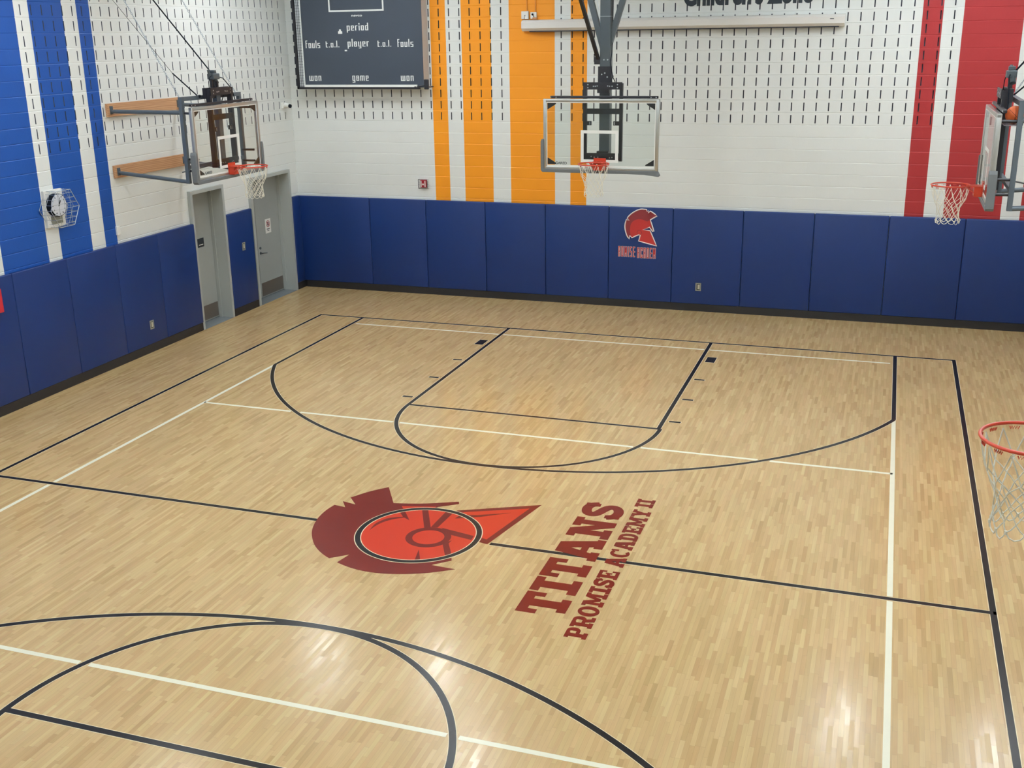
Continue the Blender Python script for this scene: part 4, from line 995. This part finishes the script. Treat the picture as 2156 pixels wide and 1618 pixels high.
# --- side hoops braced off the wall
def side_hoop(seed):
    t = bpy.data.objects.new('basketball_hoop', None); C.objects.link(t); t.empty_display_size = 0.2
    build_board(t, 'full', seed, 0.155)
    D = 1.545      # wall face behind the board face
    FY = 0.265
    for z0, z1_ in ((3.885, 4.085), (2.945, 3.14)):
        o = obj('wall_board', MB().bbox(-0.95, 0.95, D - 0.045, D, z0, z1_, 0.004), M['pine'], t); tag(o, 'bare pine board bolted to the wall')
        for sx in (-1, 1):
            k_ = MB()
            k_.box(sx*0.87 - 0.035, sx*0.87 + 0.035, D - 0.055, D - 0.045, (z0+z1_)/2 - 0.06, (z0+z1_)/2 + 0.06)
            k_.tube([(sx*0.87, D - 0.05, (z0+z1_)/2 - 0.02), (sx*0.87, D - 0.12, (z0+z1_)/2 - 0.02)], 0.022, 10)
            obj('wall_bracket', k_, M['steel_gray'], o)

    zt, zb = 4.18, 2.88
    mb = MB()
    for x in (-0.80, 0.80): mb.box(x - 0.03, x + 0.03, FY - 0.03, FY + 0.03, zb, zt)
    mb.box(-0.77, 0.77, FY - 0.03, FY + 0.03, zt - 0.06, zt); mb.box(-0.77, 0.77, FY - 0.025, FY + 0.025, 3.10, 3.15)
    obj('support_frame', mb, M['steel_gray'], t)
    for sx in (-1, 1):
        obj('wall_arm', MB().tube([(sx*0.87, D - 0.10, 3.965), (sx*0.80, FY, 3.95)], 0.031, 12), M['steel_gray'], t, smooth=True)
        obj('wall_arm', MB().tube([(sx*0.87, D - 0.10, 3.02), (sx*0.80, FY, 2.905)], 0.031, 12), M['steel_gray'], t, smooth=True)
        for z in (3.94, 3.25, 3.07): obj('link_rod', MB().tube([(sx*0.78, FY, z), (sx*0.80, 0.05, z)], 0.018, 8), M['black_steel'], t)
    mb = MB(); mb.tube([(0.87, D - 0.08, 3.02), (-0.76, FY, 3.08)], 0.010, 8); mb.tube([(-0.80, FY + 0.1, 3.05), (0.76, FY, 3.12)], 0.010, 8)
    obj('cross_rod', mb, M['steel_gray'], t)
    mb = MB(); mb.box(-0.05, 0.055, 0.12, 0.20, 3.05, 4.20); obj('centre_post', mb, M['steel_gray'], t)
    mb = MB(); mb.box(-0.31, 0.34, 0.137, 0.20, 4.13, 4.29); mb.box(-0.09, -0.05, 0.16, 0.20, 4.28, 4.42); mb.box(0.05, 0.09, 0.16, 0.20, 4.28, 4.38)
    mb.tube([(0.0, 0.18, 4.1), (0.0, 0.18, 4.40)], 0.02, 8)
    ac = obj('carriage', mb, M['black_steel'], t)
    mb = MB(); mb.bbox(-0.09, 0.09, 0.12, 0.24, 4.41, 4.50, 0.012); mb.tube([(-0.11, 0.18, 4.47), (-0.13, 0.18, 4.56)], 0.02, 8); mb.bbox(-0.03, 0.03, 0.14, 0.22, 4.50, 4.55, 0.008); mb.tube([(0.05, 0.2, 4.43), (0.11, 0.2, 4.35)], 0.035, 10)
    obj('motor', mb, M['mast'], t)
    mb = MB(); mb.tube([(-0.08, 0.16, 4.47), (-0.17, 0.14, 4.44), (-0.22, 0.13, 4.38), (-0.23, 0.125, 4.27)], 0.006, 6); mb.tube([(0.08, 0.16, 4.45), (0.2, 0.14, 4.42), (0.42, 0.14, 4.25), (0.50, 0.14, 4.05)], 0.008, 6)
    mb.tube([(0.0, 0.13, 4.14), (-0.02, 0.13, 3.98)], 0.010, 6); mb.tube([(0.16, 0.13, 4.16), (0.02, 0.13, 3.98)], 0.008, 6)
    obj('cord', mb, M['dark'], t)
    mb = MB(); mb.tube([(0.04, 0.18, 4.44), (-0.13, 1.5, 6.13)], 0.011, 6); obj('lift_rod', mb, M['dark'], t)
    # chains
    for sx in (-1, 1):
        mb = MB(); a = Vector((sx*0.78, FY + 0.02, 4.14)); b = Vector((sx*0.74, D - 0.02, 6.30)); L_ = (b-a).length; n = int(L_/0.034); d = (b-a).normalized()
        p1 = d.orthogonal().normalized(); p2 = d.cross(p1)
        for k in range(n):
            c = a + d*(k+0.5)*(L_/n); p = p1 if k % 2 else p2
            pts = [c + d*0.022*math.cos(q*PI/4) + p*0.011*math.sin(q*PI/4) for q in range(8)]
            mb.tube(pts, 0.0036, 5, closed=True)
        obj('chain', mb, M['chain'], t)
    mb = MB(); mb.tube([(-0.36, FY, 4.18), (-0.44, 0.62, 4.52)], 0.010, 6); mb.tube([(-0.44, 0.62, 4.52), (-0.66, D - 0.02, 5.75)], 0.0035, 5)
    mb.disc((-0.355, FY - 0.02, 4.17), 0.022, (0, -1, 0), 0.03, 10)
    obj('cable', mb, M['dark'], t)
    mb = MB(); mb.box(-0.06, 0.06, D - 0.03, D, 6.25, 6.35)
    for sx in (-1, 1): mb.box(sx*0.74 - 0.04, sx*0.74 + 0.04, D - 0.03, D, 6.24, 6.36)
    obj('chain_plate', mb, M['steel_gray'], t)
    return t
h = side_hoop(11)
h.location = (-5.60, -2.545, 0); h.rotation_euler = (0, 0, PI/2)
tag(h, 'wall braced basketball hoop on two pine boards on the left wall', 'basketball hoop', 'basketball hoops of the gym')
h2 = copy_tree(h); h2.location = (5.565, -2.62, 0); h2.rotation_euler = (0, 0, -PI/2)
tag(h2, 'basketball hoop seen edge on at the right picture edge before the red stripe', 'basketball hoop', 'basketball hoops of the gym')
h3 = copy_tree(h); h3.location = (5.575, -12.405, 0); h3.rotation_euler = (0, 0, -PI/2)
tag(h3, 'nearest basketball hoop, only its orange rim and net showing at the right edge', 'basketball hoop', 'basketball hoops of the gym')

# stuck basketball behind the right board
obj('shelf_bracket', MB().box(0.42, 0.775, 0.10, 0.30, 3.885, 3.897), M['foil'], h2)
t = thing('basketball', (5.78, -3.24, 3.897), 'orange basketball stuck behind the top of the right edge-on backboard', 'basketball')
BR = 0.105; BC = Vector((5.78, -3.24, 3.899 + BR))
bm = bmesh.new(); bmesh.ops.create_uvsphere(bm, u_segments=32, v_segments=20, radius=BR); mb = MB(); bm.verts.index_update()
mb.add([tuple(v.co + BC) for v in bm.verts], [[v.index for v in f.verts] for f in bm.faces]); bm.free()
bo = obj('ball', mb, M['ball'], t, smooth=True)
mb = MB()
for ax in ((1, 0, 0), (0, 1, 0), (0.7, 0, 0.7)):
    ax = Vector(ax).normalized(); u = ax.orthogonal().normalized(); v = ax.cross(u)
    mb.tube([BC + (u*math.cos(2*PI*k/40) + v*math.sin(2*PI*k/40))*BR for k in range(40)], 0.0022, 5, closed=True)
obj('seam', mb, M['dark'], t)
